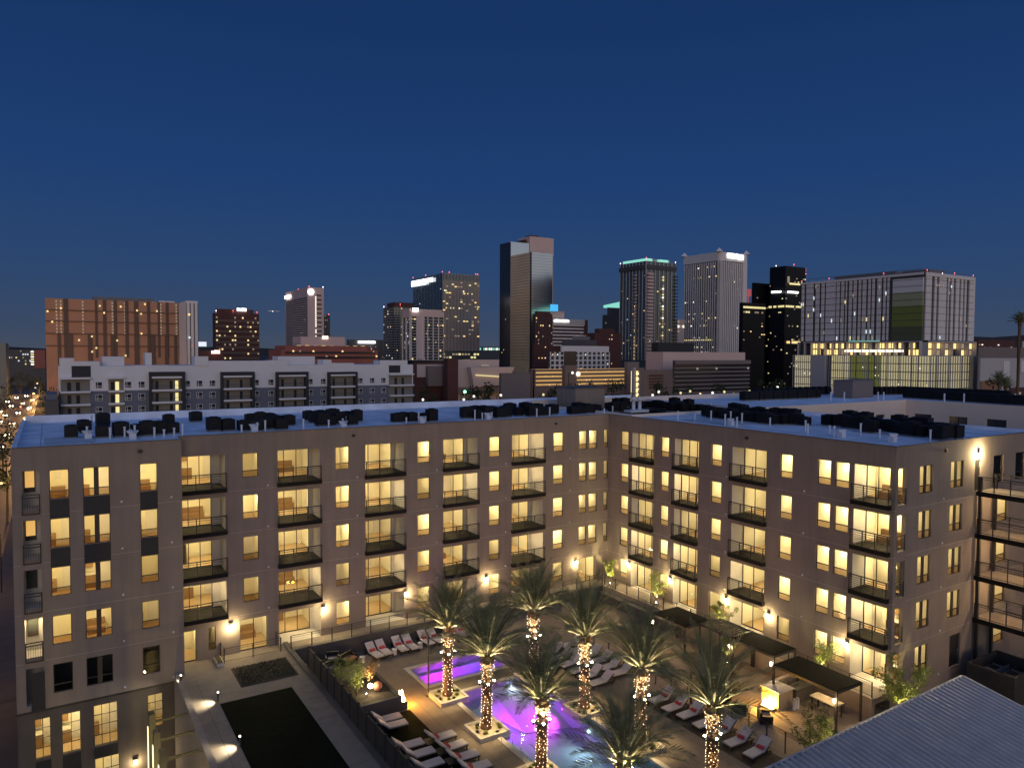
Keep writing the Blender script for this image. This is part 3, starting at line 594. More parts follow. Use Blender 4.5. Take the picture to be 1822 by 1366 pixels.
for i, ((x, y), th, lb) in enumerate(PALMS):
    if i == 0 or i == 4: pass
    z0 = .22
    pm = make_palm(11+i, th-.2, lb+', '+PWHERE[i], (x, y, z0), 3.35 if i not in (2, 3) else 3.2)
    if i == 0: palm0 = pm
    string_lights((x, y, z0), th-.5, 11+i, 'warm string lights wound round the '+lb.split(',')[0])
    # square planter
    e = empty('planter', (x, y, 0), 'square kerbed gravel planter under the '+lb.split(',')[0], 'planter', 'square planters of the palms'); h = 1.06; m = MB()
    for q in ((x-h, x+h, y-h, y-h+.18), (x-h, x+h, y+h-.18, y+h), (x-h, x-h+.18, y-h+.18, y+h-.18), (x+h-.18, x+h, y-h+.18, y+h-.18)): m.box(*q, -.3, .26)
    m.build('kerb', MT['pool_coping'], e); m = MB(); m.box(x-h+.18, x+h-.18, y-h+.18, y+h-.18, -.3, .20); m.build('gravel_bed', MT['gravel'], e)
    rg = random.Random(i)
    for k in range(9):
        a = k*.7+rg.uniform(-.2, .2); r_ = rg.uniform(.5, .8); bx, by = x+max(-.8, min(.8, math.cos(a)*r_*1.2)), y+max(-.8, min(.8, math.sin(a)*r_*1.2))
        m = MB(); rr_ = rg.uniform(.15, .24)
        for q in range(110):
            d = Vector((rg.gauss(0, 1), rg.gauss(0, 1), abs(rg.gauss(0, 1))+.1)).normalized(); s_ = d.cross(Vector((rg.random(), rg.random(), rg.random()))).normalized()*.012; c = Vector((bx, by, .2))
            m.poly(c-s_, c+s_, c+d*rr_*1.3)
        tag(m.build('shrub', MT['leaf_dark' if k % 2 else 'leaf']), 'small round shrub at the foot of the '+lb.split(',')[0], 'shrub', 'shrubs in the palm planters')
    # collar with two uplights at mid trunk
    sp = MB(); zc = 3.02; sp.tube([(x, y, zc-.05), (x, y, zc+.05)], .37, 12); ring = tag(sp.build('light_collar', MT['dark_metal']), 'dark metal collar with bright uplights strapped round the '+lb.split(',')[0], 'uplights', 'uplight collars on the palm trunks')
    for k, a in enumerate((R(-20), R(160), R(250))):
        px, py = x+math.cos(a)*.46, y+math.sin(a)*.46
        m = MB(); m.tube([(px, py, zc-.05), (px, py, zc+.12)], [.05, .075], 8); m.build('housing', MT['dark_metal'], ring); m = MB(); m.ball((px, py, zc+.15), .065); m.build('lens', MT['spot_lens'], ring)
        light('lamp_light', 'SPOT', (px+math.cos(a)*.05, py+math.sin(a)*.05, zc+.24), 750, (1, .82, .46), ring, aim=(x+math.cos(a)*.2, y+math.sin(a)*.2, zc+5), size=.05, spot=1.45, blend=.8)
    for a in (R(215), R(-15)): light('lamp_light', 'SPOT', (x+math.cos(a)*.62, y+math.sin(a)*.62, zc-.12), 430, (1, .74, .36), ring, aim=(x+math.cos(a)*.9, y+math.sin(a)*.9, 0), size=.05, spot=1.5, blend=.9)
# ---------------------------------------------------------------- loungers
def make_lounger(label, group, pillow=True):
    e = empty('sun_lounger', (0, 0, 0), label, 'sun lounger', group); m = MB()   # length along +Y (head at +Y)
    m.box(-.36, .36, -1.0, 1.0, .20, .27)
    e1 = m.build('frame', MT['wicker'], e)
    for sx in (-.33, .33):
        for sy in (-.9, .8): q = MB(); q.box(sx-.03, sx+.03, sy-.03, sy+.03, 0, .2); q.build('leg', MT['wicker'], e)
    m = MB(); m.box(-.34, .34, -.98, .28, .275, .36); m.build('seat_cushion', MT['cushion'], e)
    m = MB(); n = len(m.v); a0, a1 = (.30, .30), (.92, .78)
    def slab(w0, off, t, m): 
        for (ya, za, yb, zb) in ((a0[0], a0[1]+off, a1[0], a1[1]+off),):
            vs = [(-w0, ya, za), (w0, ya, za), (w0, yb, zb), (-w0, yb, zb), (-w0, ya-.05*t/.09, za+t), (w0, ya-.05*t/.09, za+t), (w0, yb-.05*t/.09, zb+t), (-w0, yb-.05*t/.09, zb+t)]
            k = len(m.v); m.v += vs
            for f in ((0, 3, 2, 1), (4, 5, 6, 7), (0, 1, 5, 4), (1, 2, 6, 5), (2, 3, 7, 6), (3, 0, 4, 7)): m.f.append(tuple(k+i for i in f)); m.m.append(0)
    slab(.36, -.03, .04, m); m.build('back_frame', MT['wicker'], e); m = MB(); slab(.34, .02, .09, m); m.build('back_cushion', MT['cushion'], e)
    if pillow: m = MB(); m.box(-.22, .22, .16, .36, .37, .52); m.build('pillow', MT['pillow_red'], e)
    return e
Lp = make_lounger('white cushioned lounger with red pillow in the row against the dark terrace wall', 'loungers along the back terrace wall'); 
for i, x in enumerate((-25.75, -24.9, -23.55, -22.75, -21.3, -20.4, -18.7, -17.9, -16.4, -15.5)):
    (Lp if i == 0 else dup(Lp, (0, 0, 0)))
Lrow = [o for o in COL.objects if o.name.startswith('sun_lounger')]
for o, x in zip(Lrow, (-25.75, -24.9, -23.55, -22.75, -21.3, -20.4, -18.7, -17.9, -16.4, -15.5)): o.location = (x+random.uniform(-.06, .06), -3.1+random.uniform(-.12, .12), .0); o.rotation_euler[2] = .12+random.uniform(-.07, .07)
Ln = make_lounger('pillowless white lounger on the black turf strip at the lower left', 'loungers on the black turf strip', False)
sp_ = [(-29.0, -13.3), (-29.0, -14.25), (-29.0, -16.9), (-29.0, -18.1), (-29.0, -19.4), (-29.0, -20.8), (-29.0, -22.2)]
for i, (x, y) in enumerate(sp_): o = Ln if i == 0 else dup(Ln, (0, 0, 0)); o.location = (x+random.uniform(-.12, .12), y, .03); o.rotation_euler[2] = R(90+random.uniform(-4, 4))
Ln2 = make_lounger('white lounger straddling the edge of turf and concrete left of the large pool', 'loungers on the turf edge beside the large pool', True)
for i, y in enumerate((-17.1, -18.4, -19.7, -21.0, -22.4)): o = Ln2 if i == 0 else dup(Ln2, (0, 0, 0)); o.location = (-27.0+random.uniform(-.12, .12), y, .03); o.rotation_euler[2] = R(90+random.uniform(-4, 4))
Lr = make_lounger('black wicker lounger with pale cushions in the row beside the fireplace fence', 'loungers in the near right row', True)
for i, y in enumerate((-20.4, -21.7, -22.9, -24.3, -25.5, -26.8, -28.2)): o = Lr if i == 0 else dup(Lr, (0, 0, 0)); o.location = (-12.0+random.uniform(-.12, .12), y, .02); o.rotation_euler[2] = R(-90+random.uniform(-5, 5))
Lq = make_lounger('pale lounger in the crowded far right group behind the palms', 'loungers in the far right group', False)
k = 0
for y in (-10.2, -11.4, -12.6, -13.8, -15.0, -16.2):
    for x in (-13.9, -11.7): o = Lq if k == 0 else dup(Lq, (0, 0, 0)); o.location = (x, y+(.4 if x > -12 else 0), 0); o.rotation_euler[2] = R((-90 if x > -12 else -84)+random.uniform(-6, 6)); k += 1
# small white side tables
for i, (x, y) in enumerate(((-24.25, -3.6), (-22.0, -3.5), (-26.9, -3.7), (-19.6, -3.6), (-29.2, -3.9))):
    m = MB(); m.tube([(x, y, .0), (x, y, .05), (x, y, .38), (x, y, .42)], [.2, .17, .19, .22], 12)
    tag(m.build('side_table', MT['white_plastic'], smooth=True), ('white drum side table between two pairs of loungers by the back wall', 'white drum side table right of the second lounger pair by the back wall', 'white drum side table at the left end of the lounger row', 'white drum side table half hidden behind the first palm', 'white drum side table beside the dark sofa in the left corner')[i], 'side table')
# lounge seats in the left corner
def sofa(loc, rz, label, mcol, w=1.5):
    e = empty('outdoor_sofa', loc, label, 'sofa', rz=rz); ORG[e.name] = Vector((0, 0, 0)); m = MB(); m.box(-w/2, w/2, -.4, .4, .08, .34); m.build('base', MT['wicker'], e)
    m = MB(); m.box(-w/2+.1, w/2-.1, -.38, .25, .345, .47); m.build('seat_cushion', MT[mcol], e); m = MB(); m.box(-w/2, w/2, .26, .4, .34, .78); m.build('backrest', MT['wicker'], e)
    for s in (-1, 1): m = MB(); m.box(s*w/2-.06, s*w/2+.06, -.4, .255, .34, .6); m.build('armrest', MT['wicker'], e)
    return e
mat('terracotta', (.38, .16, .10), .8); mat('grey_cushion', (.2, .19, .19), .9)
sofa((-30.0, -4.4, 0), .2, 'dark wicker sofa in the left corner below the terrace wall', 'grey_cushion', 1.9)
sofa((-27.9, -3.4, 0), .5, 'round-looking red cushioned chair between the dark sofa and the loungers', 'terracotta', 1.3); sofa((-28.9, -2.7, 0), -.3, 'small black armchair tight against the terrace wall', 'grey_cushion', .9)
# tall dark lamp post by the pools
def post(x, y, z0, z1, r_, name, label, cat, group=None, m_='dark_metal'):
    m = MB(); m.tube([(x, y, z0), (x, y, z1)], r_, 8); m.tube([(x, y, z0), (x, y, z0+.04)], r_*2.6, 8); return tag(m.build(name, MT[m_]), label, cat, group)
post(-25.05, -11.3, 0, 4.1, .06, 'umbrella_pole', 'tall thin dark pole standing beside the palm at the corner of the two pools', 'pole')
# pool handrails
for i, (px, py) in enumerate(((930, 1352), (955, 1352))):
    p = PZ(px, py, 0); m = MB(); m.tube([(p.x, p.y, -.3), (p.x, p.y, .8), (p.x+.5, p.y-.05, .85), (p.x+.9, p.y-.05, .3), (p.x+.95, p.y, -.5)], .022, 6); tag(m.build('handrail', MT['vent_white']), ('left','right')[i]+' of the two chrome pool handrails at the bottom of the steps', 'handrail')
p = PZ(870, 1330, 0)
for k in range(2): m = MB(); xx = -23.9; yy = -18.95-.9*k; m.tube([(xx-.5, yy, 0), (xx-.5, yy, .8), (xx+.3, yy, .8), (xx+.8, yy, .1), (xx+.85, yy, -.4)], .02, 6); tag(m.build('handrail', MT['vent_white']), ('thin chrome handrail right behind the second palm planter', 'thin chrome handrail one step nearer than the one behind the second palm planter')[k], 'handrail')
# ---------------------------------------------------------------- fences
def fence(name, pts, z, h, label, rails=(1.05, .9, .12), sp=1.6, mid=0):
    e = empty(name, (pts[0][0], pts[0][1], z), label, 'fence'); a = MB()
    for (x0, y0), (x1, y1) in zip(pts, pts[1:]):
        L_ = math.hypot(x1-x0, y1-y0); n = max(1, round(L_/sp))
        for rl in rails: a.tube([(x0, y0, z+rl*h), (x1, y1, z+rl*h)], .022 if rl > 1 else .014, 4)
        for k in range(mid): a.tube([(x0, y0, z+(.2+.13*k)*h), (x1, y1, z+(.2+.13*k)*h)], .006, 3)
        for k in range(n+1): x, y = x0+(x1-x0)*k/n, y0+(y1-y0)*k/n; q = MB(); q.box(x-.03, x+.03, y-.03, y+.03, z, z+1.06*h); q.build('post', MT['dark_metal'], e)
    a.build('rails', MT['dark_metal'], e); return e
fence('patio_fence', [(-36.4, .0-.05), (-36.4, -1.4), (-32.4, -1.4), (-32.4, -.05)], TZ, 1, 'dark metal fence round the small ground-floor patio left of the pool', mid=5)
fence('terrace_fence', [(-31.7, -1.6), (-1.9, -1.6)], TZ+.05, 1, 'long dark metal fence on top of the retaining wall behind the pool', mid=5)
fence('terrace_fence', [(-1.85, -1.9), (-1.85, -29)], TZ+.05, 1, 'dark metal fence on the tan wall along the right wing', mid=3)
# solid dark panels stepping down from the terrace to the deck
pf = empty('panel_fence', (-31.7, -5, 0), 'tall dark panel fence between the left walkway and the pool deck', 'fence')
y = -5.4
while y > -42:
    m = MB(); m.box(-31.54, -31.44, y-1.35, y-.05, 0, 2.7); m.build('panel', MT['fence_panel'], pf); m = MB(); m.box(-31.6, -31.42, y-.05, y+.05, 0, 2.8); m.build('post', MT['dark_metal'], pf); y -= 1.4
# raised planter with the lit bush left of the deck
rp = empty('raised_planter', (-29.6, -9.9, 0), 'raised dark planter with lit desert bushes at the left edge of the deck', 'planter'); m = MB()
m.box(-31.3, -27.45, -12.3, -12.05, 0, 1.0); m.box(-31.3, -27.45, -8.2, -8.0, 0, 1.0); m.box(-27.65, -27.45, -12.05, -8.2, 0, 1.0); m.box(-31.3, -31.1, -12.05, -8.2, 0, 1.0); m.build('wall', MT['retaining'], rp)
m = MB(); m.box(-31.1, -27.65, -12.05, -8.2, .0, .9); m.build('soil_bed', MT['soil'], rp)
bush('desert_bush', (-29.9, -10.5, .9), 1.1, 2.2, 1500, None, 'multi-stemmed green and orange bush lit from below in the raised planter', leafs=.07)
bush('desert_bush', (-28.6, -9.3, .9), .8, 1.5, 700, None, 'smaller orange-leaved bush at the back of the raised planter', leafs=.07, leafm='leaf_orange')
bush('desert_bush', (-30.4, -8.8, .9), .9, 1.9, 800, None, 'green bush at the far left of the raised planter', leafs=.07)
for i, (a, b, c_l) in enumerate((((-29.35, -11.0, .9), (-29.95, -10.4, 2.4), 'bright spotlight at the foot of the multi-stemmed bush'), ((-28.9, -10.0, .9), (-28.5, -9.2, 2), 'spotlight lighting the orange-leaved bush'))): spot_fixture(a, b, 600, (1, .78, .38), c_l)
m = MB(); c0 = PZ(700, 1215, .9); m.ball((-28.45, -10.6, 1.25), .32, 10); gb_ = tag(m.build('glazed_bowl', MT['terracotta'], smooth=True), 'round red glazed bowl in the raised planter', 'bowl')
m = MB(); m.ball((-29.0, -10.75, 1.45), .16, 8); tag(m.build('globe_lamp', MT['lamp_glow']), 'brightly glowing lamp head among the bushes of the raised planter', 'lamp'); light('lamp_light', 'POINT', (-29.0, -10.95, 1.6), 55, (1, .75, .35))
# fire box at the corner of the turf
fb = empty('fire_box', (-27.05, -11.75, 0), 'burning fire feature at the corner of the raised planter', 'fire feature'); m = MB(); m.box(-27.44, -27.0, -12.2, -11.3, 0, .5); m.build('box', MT['retaining'], fb)
m = MB(); m.box(-26.99, -26.97, -12.1, -11.4, .03, .45); m.build('glowing_panel', MT['fire'], fb); m = MB()
rg = random.Random(5)
for k in range(7): x, y = -27.22+rg.uniform(-.1, .1), -11.75+rg.uniform(-.3, .3); h = rg.uniform(.25, .6); m.tube([(x, y, .5), (x+.03, y, .5+h*.5), (x, y+.03, .5+h)], [.09, .07, .005], 6)
m.build('flame', MT['fire_core'], fb); light('lamp_light', 'POINT', (-26.7, -11.8, .7), 240, (1, .38, .04), fb, size=.2)
# bollard lights on the left walkway
for i, (px, py) in enumerate(((388, 1243), (427, 1323), (322, 1212))):
    p = PZ(px, py+4, TZ); e = empty('bollard_light', p, ('bollard light at the far corner of the black lawn', 'bollard light at the near left edge of the black lawn', 'path light at the parapet next to the left wing')[i], 'bollard light', 'bollard lights on the left walkway'); m = MB(); m.tube([p, p+Vector((0, 0, .55))], .05, 8); m.build('bollard', MT['dark_metal'], e)
    m = MB(); m.tube([p+Vector((0, 0, .55)), p+Vector((0, 0, .62))], .055, 8); m.build('lens', MT['spot_lens_soft'], e); light('lamp_light', 'SPOT', p+Vector((-.08, 0, .6)), 380, (1, .86, .6), e, aim=p+Vector((-1.0, -.0, -.1)), size=.04, spot=1.7, blend=1)
# low grass clumps in the planting bed
bd = MB(); rg = random.Random(9)
for k in range(2600):
    x, y = rg.uniform(-36.1, -32.5), rg.uniform(-5.9, -2.8); a = rg.uniform(0, 6.28); h = rg.uniform(.06, .2); bd.poly((x, y, TZ+.05), (x+.03*math.cos(a), y+.03*math.sin(a), TZ+.05), (x+.1*math.cos(a+1), y+.1*math.sin(a+1), TZ+.05+h))
o = bd.build('ground_cover', MT['leaf_dark']); o['kind'] = 'stuff'; o['label'] = 'low dark ground cover in the planting bed'
pb = empty('planter', (-36.5, -.9, TZ), 'small low planter beside the ground-floor entrance door', 'planter'); m = MB(); q = (-36.95, -36.5, -1.9, -.4); m.box(*q, TZ, TZ+.25); m.build('kerb', MT['pool_coping'], pb); m = MB(); m.box(-36.9, -36.55, -1.85, -.45, TZ+.25, TZ+.27); m.build('soil_bed', MT['soil'], pb)
# ================================================================ right patio, pavilion roof, entrance court, rooftop kit
pt = MB(); pt.box(0.005, 40, -60, LY-.0, -.4, -.02); struct('patio', pt, MT['walk_concrete'])
dk2 = MB(); dk2.box(-31.4, 0, -60, -44.4, -.4, -.01); struct('deck_front', dk2, MT['concrete'])
def pergola(x0, x1, y0, y1, z, label, solid=True, slats=0):
    e = empty('pergola', (x0, y0, 0), label, 'pergola', 'pergolas along the right side of the court'); m = MB()
    for x in (x0, x1-.12): m.box(x, x+.12, y0, y1, z-.16, z)
    for y in (y0, y1-.12): m.box(x0+.12, x1-.12, y, y+.12, z-.155, z-.005)
    m.box(x0+.12, x1-.12, (y0+y1)/2-.05, (y0+y1)/2+.05, z-.15, z-.01); m.build('beam', MT['dark_metal'], e)
    for x in (x0+.06, x1-.06):
        for y in (y0+.06, y1-.06): q = MB(); q.box(x-.06, x+.06, y-.06, y+.06, 0, z-.165); q.build('post', MT['dark_metal'], e)
    if solid: q = MB(); q.box(x0+.05, x1-.05, y0+.05, y1-.05, z+.003, z+.04); q.build('canopy', MT['canopy_fabric'], e)
    if slats:
        q = MB(); n = int((y1-y0)/.28)
        for k in range(n): y = y0+.2+(y1-y0-.4)*k/(n-1); q.box(x0+.13, x1-.13, y-.03, y+.03, z-.12, z-.02)
        q.build('slats', MT['dark_metal'], e)
    return e
pergola(-5.9, -3.0, -16.4, -12.7, 2.6, 'far pergola with black canopy, nearest the inner corner')
pergola(-4.5, -2.15, -19.75, -16.5, 2.7, 'open slatted pergola without canopy over a brightly lit bush', False, 1)
pergola(-4.6, -2.15, -23.5, -19.8, 2.65, 'middle pergola with black canopy between the slatted one and the near one')
pergola(-5.6, -2.9, -29.0, -24.2, 2.55, 'near pergola with black canopy over the table and fireplace')
def post_lamp(x, y, z, label, e=70):
    m = MB(); m.tube([(x, y, z-.12), (x, y, z+.12)], .05, 8); o = tag(m.build('sconce', MT['lamp_glow']), label, 'lamp', 'lamps on the pergola posts'); light('lamp_light', 'POINT', (x-.12, y-.1, z-.1), e, (1, .70, .35), o, size=.06)
post_lamp(-5.72, -28.9, 2.0, 'glowing lamp on the nearest pergola post in front of the metal roof'); post_lamp(-4.75, -23.4, 2.1, 'glowing lamp at the corner of the middle pergola above the bar'); post_lamp(-4.65, -19.6, 2.0, 'glowing lamp on the slatted pergola, seen between palm fronds'); post_lamp(-6.0, -13.0, 2.0, 'glowing lamp under the far pergola')
light('lamp_light', 'POINT', (-7.5, -14, 2.2), 80, (1, .52, .22), size=.3); light('lamp_light', 'POINT', (-7.6, -20.5, 2.3), 85, (1, .52, .22), size=.3); light('lamp_light', 'POINT', (-3.6, -22, 2.2), 70, (1, .58, .26), size=.3); light('lamp_light', 'POINT', (-3.9, -27.3, 2.1), 60, (1, .6, .28), size=.3)
# fireplace: low block with tiled front and flames
fp = empty('fireplace', (-6.4, -24.6, 0), 'square outdoor fireplace with glowing gold tiles and bright flames', 'fireplace'); m = MB(); m.box(-6.3, -4.9, -25.3, -23.9, 0, 1.15); m.build('block', MT['planter_wall'], fp)
m = MB(); m.box(-6.40, -4.85, -25.4, -23.85, 1.155, 1.22); m.build('cap', MT['pool_coping'], fp); m = MB(); m.box(-6.33, -6.305, -25.28, -23.95, .02, 1.12); m.build('tile_front', MT['tile_gold'], fp)
m = MB(); rg = random.Random(8)
for k in range(9): x, y = -6.62+rg.uniform(-.1, .1), -24.7+rg.uniform(-.35, .35); h = rg.uniform(.3, .7); m.tube([(x, y, .14), (x+.02, y, .14+h*.5), (x, y+.02, .14+h)], [.10, .08, .005], 6)
m.build('flame', MT['fire_core'], fp); m = MB(); m.box(-6.85, -6.38, -25.2, -24.1, 0, .13); m.build('hearth', MT['retaining'], fp); light('lamp_light', 'POINT', (-7.0, -24.7, .75), 380, (1, .48, .07), fp, size=.2)
bw = MB(); bw.box(-4.8, -2.3, -23.85, -23.6, 0, 1.1); tag(bw.build('bar_wall', MT['planter_wall']), 'low tan bar wall running back from the fireplace', 'wall')
ct = empty('buffet_counter', (-4.2, -24.9, 0), 'dark outdoor kitchen counter behind the fireplace', 'counter'); m = MB(); m.box(-4.5, -2.6, -25.3, -24.5, 0, .88); m.build('cabinet', MT['retaining'], ct); m = MB(); m.box(-4.55, -2.55, -25.35, -24.45, .885, .94); m.build('worktop', MT['fence_panel'], ct)
for k in range(2): m = MB(); x = -5.3+.32*k; m.tube([(x, -25.75, 0), (x, -25.75, .55), (x, -25.75, .75)], [.10, .12, .09], 8); tag(m.build('gas_bottle', MT['vent_white'], smooth=True), ('left', 'right')[k]+' of the two white canisters beside the fireplace', 'canister')
tb = empty('dining_table', (-3.9, -27.2, 0), 'long pale dining table under the near pergola', 'table'); m = MB(); m.box(-4.35, -3.45, -28.1, -26.2, .88, .95); m.build('tabletop', MT['table_top'], tb)
for x in (-4.25, -3.55):
    for y in (-28.0, -26.3): m = MB(); m.box(x-.04, x+.04, y-.04, y+.04, 0, .875); m.build('leg', MT['dark_metal'], tb)
for i, (x, y) in enumerate(((-4.75, -26.7), (-4.75, -27.6), (-3.05, -26.7), (-3.05, -27.6))):
    e = empty('bar_stool', (x, y, 0), 'dark bar stool at the '+('left long side of the pale table, far one', 'left long side of the pale table, near one', 'right long side of the pale table, far one', 'right long side of the pale table, near one')[i], 'stool', 'stools round the pale table'); m = MB(); m.box(x-.2, x+.2, y-.2, y+.2, .60, .66); m.build('seat', MT['wicker'], e)
    for dx in (-.17, .17):
        for dy in (-.17, .17): m = MB(); m.tube([(x+dx, y+dy, 0), (x+dx*.8, y+dy*.8, .6)], .015, 5); m.build('leg', MT['dark_metal'], e)
for i, (x, y, rz) in enumerate(((-8.6, -24.2, 1.9), (-8.3, -25.8, .9), (-8.5, -22.6, 2.2), (-8.8, -17.5, 1.2), (-8.6, -15.2, 1.9), (-6.9, -21.8, 3))):
    sofa((x, y, 0), rz, ('wicker armchair facing the fireplace from the left', 'wicker armchair nearest the slatted fence in front of the fireplace', 'wicker armchair between the middle pergola and the fire', 'dark armchair beyond the fence under the palm crowns', 'dark armchair beside the far pergola', 'wicker armchair in front of the middle pergola')[i], 'grey_cushion', .9)
# slatted rail fence between loungers and lounge
fence('rail_fence', [(-10.4, -23.6), (-10.3, -30.2)], 0, 1.25, 'slatted rail fence with posts between the near loungers and the fireplace lounge', rails=(1.05, .99, .93, .87), sp=1.45)
fence('rail_fence', [(-10.5, -16.6), (-10.5, -21.2)], 0, 1.25, 'slatted rail fence half hidden by palm crowns in the middle of the right deck', rails=(1.05, .99, .93, .87), sp=1.45)
fence('rail_fence', [(-10.6, -9.5), (-10.6, -14.8)], 0, 1.25, 'far rail fence behind the crowded group of loungers', rails=(1.05, .95), sp=1.6)
gp = MB(); gp.box(-10.56, -10.44, -23.4, -23.28, 0, 2.2); gp.box(-10.56, -10.44, -21.6, -21.48, 0, 2.2); gp.box(-10.56, -10.44, -23.28, -21.6, 2.08, 2.2); tag(gp.build('gate_frame', MT['dark_metal']), 'tall dark gate frame between the two stretches of slatted rail fence', 'gate')
# lit bushes along the right wing and in the patio
BU = [((-.9, -1.6, TZ), .55, 2.3, 900, 'bright green bush lit from below in the inner corner of the building', 130), ((-.95, -8.0, TZ), .8, 2.7, 1300, 'tall lit bush between the first two ground-floor balconies of the right wing', 130),
      ((-1.0, -15.6, TZ), .75, 2.3, 1100, 'lit bush behind the slatted pergola', 120), ((-1.0, -24.6, TZ), .85, 2.2, 1200, 'broad leafy bush below the pair of kitchen windows', 90), ((-3.2, -18.1, 0), .55, 1.9, 700, 'bright yellow-green bush glowing through the slatted pergola', 110),
      ((-.4, -30.3, .2), 1.4, 3.5, 3900, 'feathery yellow-green tree at the outer corner of the right wing', 260), ((-9.9, -30.9, 0), 1.15, 2.9, 2600, 'yellow-lit bush in front of the metal roof at the end of the rail fence', 200), ((13.6, -33.2, 0), 1.25, 3.3, 1700, 'green tree lit from below under the stairwell walkways', 230)]
for i, (l, r_, h, n, lb, en) in enumerate(BU):
    bush('lit_bush' if h < 2.8 else 'small_tree', l, r_, h, n, None, lb, 'bush' if h < 2.8 else 'tree', leafs=.085, group='bushes lit by ground spotlights', trunkh=.3)
    spot_fixture((l[0]-.45, l[1]-.5, l[2]), (l[0]+.15, l[1]+.2, l[2]+h*.75), en*7, (1, .83, .36), 'ground spotlight at the foot of the '+lb.split(' in ')[0].split(' at ')[0].split(' under ')[0].split(' between ')[0])
# bench hedge trough along deck at right wall
hd = MB(); hd.box(-2.85, -2.05, -12.2, -2.2, 0, .9); tag(hd.build('planter_box', MT['retaining']), 'long dark planter trough along the tan wall near the inner corner', 'planter')
# black enclosure by the end wall
en = empty('fenced_enclosure', (9, -31, 0), 'black slatted enclosure round equipment by the end wall of the right wing', 'enclosure')
for q in ((7.2, 7.3, -33.4, -30.4), (11.2, 11.3, -33.4, -30.4), (7.3, 11.2, -33.4, -33.3), (7.3, 11.2, -30.5, -30.4)): m = MB(); m.box(*q, 0, 2.1); m.build('panel', MT['fence_panel'], en)
for i in range(6): x, y = 7.9+(i % 3)*1.1, -32.7+(i//3)*1.2; m = MB(); m.box(x, x+.8, y, y+.8, 0, 1.5); m.cur = 1; m.box(x+.1, x+.7, y+.1, y+.7, 1.505, 1.56); tag(m.build('condenser_unit', [MT['unit_grey'], MT['unit_black']]), 'condenser unit standing inside the black slatted enclosure', 'air conditioner', 'condensers in the enclosure')
pw = MB(); pw.box(12.8, 17.6, -36.6, -36.3, 0, 1.0); pw.box(12.8, 13.1, -42, -36.6, 0, 1.0); tag(pw.build('seat_wall', MT['planter_wall']), 'low tan seat wall in the dark patio below the walkways', 'wall')
light('lamp_light', 'POINT', (16.0, -40.0, 2.4), 60, (1, .5, .2), size=.2)
# ---------------------------------------------------------------- standing-seam pavilion roof
A = PZ(1713, 1205, 6.0); B = PY(1375, 1366, A.y); C_ = PX(1822, 1262, A.x)
du = (B-A); du = du/abs(du.x); dv = (C_-A); dv = dv/abs(dv.y)
pv = empty('pavilion', (A.x-5, A.y-5, 0), 'clubhouse pavilion with pale ribbed metal roof in the lower right corner', 'building'); m = MB()
def RP(u, v, h=0): return A+du*u+dv*v+Vector((0, 0, h))
LU, LV = 19, 18
n = len(m.v); m.v += [tuple(RP(u, v, h)) for h in (0, -.12) for u, v in ((0, 0), (LU, 0), (LU, LV), (0, LV))]
for f in ((0, 1, 2, 3), (7, 6, 5, 4), (0, 4, 5, 1), (1, 5, 6, 2), (2, 6, 7, 3), (3, 7, 4, 0)): m.f.append(tuple(n+i for i in f)); m.m.append(0)
u = .0
while u < LU:
    vs = [RP(u, 0, 0), RP(u+.04, 0, .16), RP(u+.09, 0, .16), RP(u+.16, 0, 0)]; ve = [RP(u, LV, 0), RP(u+.04, LV, .16), RP(u+.09, LV, .16), RP(u+.16, LV, 0)]
    for k in range(3): m.poly(vs[k], vs[k+1], ve[k+1], ve[k])
    m.poly(*vs[::-1]); u += .36
m.build('roof', MT['corrugated'], pv)
m = MB(); k = len(m.v)
for a, b in (((0, 0), (LU, 0)), ((0, 0), (0, LV))):
    p, q = RP(*a), RP(*b); o1 = Vector((0, .12, 0)) if a[1] == b[1] else Vector((.12, 0, 0)); m.poly(p+o1+Vector((0, 0, .10)), q+o1+Vector((0, 0, .10)), q-o1*.3+Vector((0, 0, .10)), p-o1*.3+Vector((0, 0, .10))); m.poly(p+o1+Vector((0, 0, .10)), q+o1+Vector((0, 0, .10)), q+o1+Vector((0, 0, -.2)), p+o1+Vector((0, 0, -.2)))
m.build('roof_trim', MT['corrugated'], pv)
m = MB(); c0 = RP(.8, .8); m.box(A.x-LU+1, A.x-.8, A.y-LV+1, A.y-.6, 0, 3.6); m.build('wall', MT['stucco'], pv)
# ---------------------------------------------------------------- entrance court below the walkway parapet
XW = -39.75
mat('strip_glow', (1, .9, .7), emit=(1, .82, .45), estr=1.6, samp=False); ec = empty('entrance_trellis', (-41, -8, GZ), 'dark steel trellis with posts and beams in the sunken entrance court', 'trellis')
for i, (px, py) in enumerate(((334, 1267), (346, 1298), (360, 1331), (376, 1366))):
    p = PX(px, py, XW); b = MB(); b.box(-41.75, XW-.01, p.y-.06, p.y+.06, p.z-.14, p.z); b.build('beam', MT['dark_metal'], ec)
    b = MB(); b.box(-41.95, -41.6, p.y-.25, p.y+.25, GZ, p.z+.5); b.build('post', MT['dark_panel'], ec); b = MB(); b.box(-42.0, -41.96, p.y-.12, p.y+.12, GZ+1.2, p.z-.3); b.build('light_strip', MT['strip_glow'], ec)
    if i in (2, 3): light('lamp_light', 'POINT', (-40.4, p.y-2.0, -3.4), 620, (1, .74, .24), ec, size=.15)
cf = MB(); cf.box(-48.6, XW, -60, YW-.06, GZ+.004, GZ+.05); struct('court_paving', cf, MT['sidewalk'])
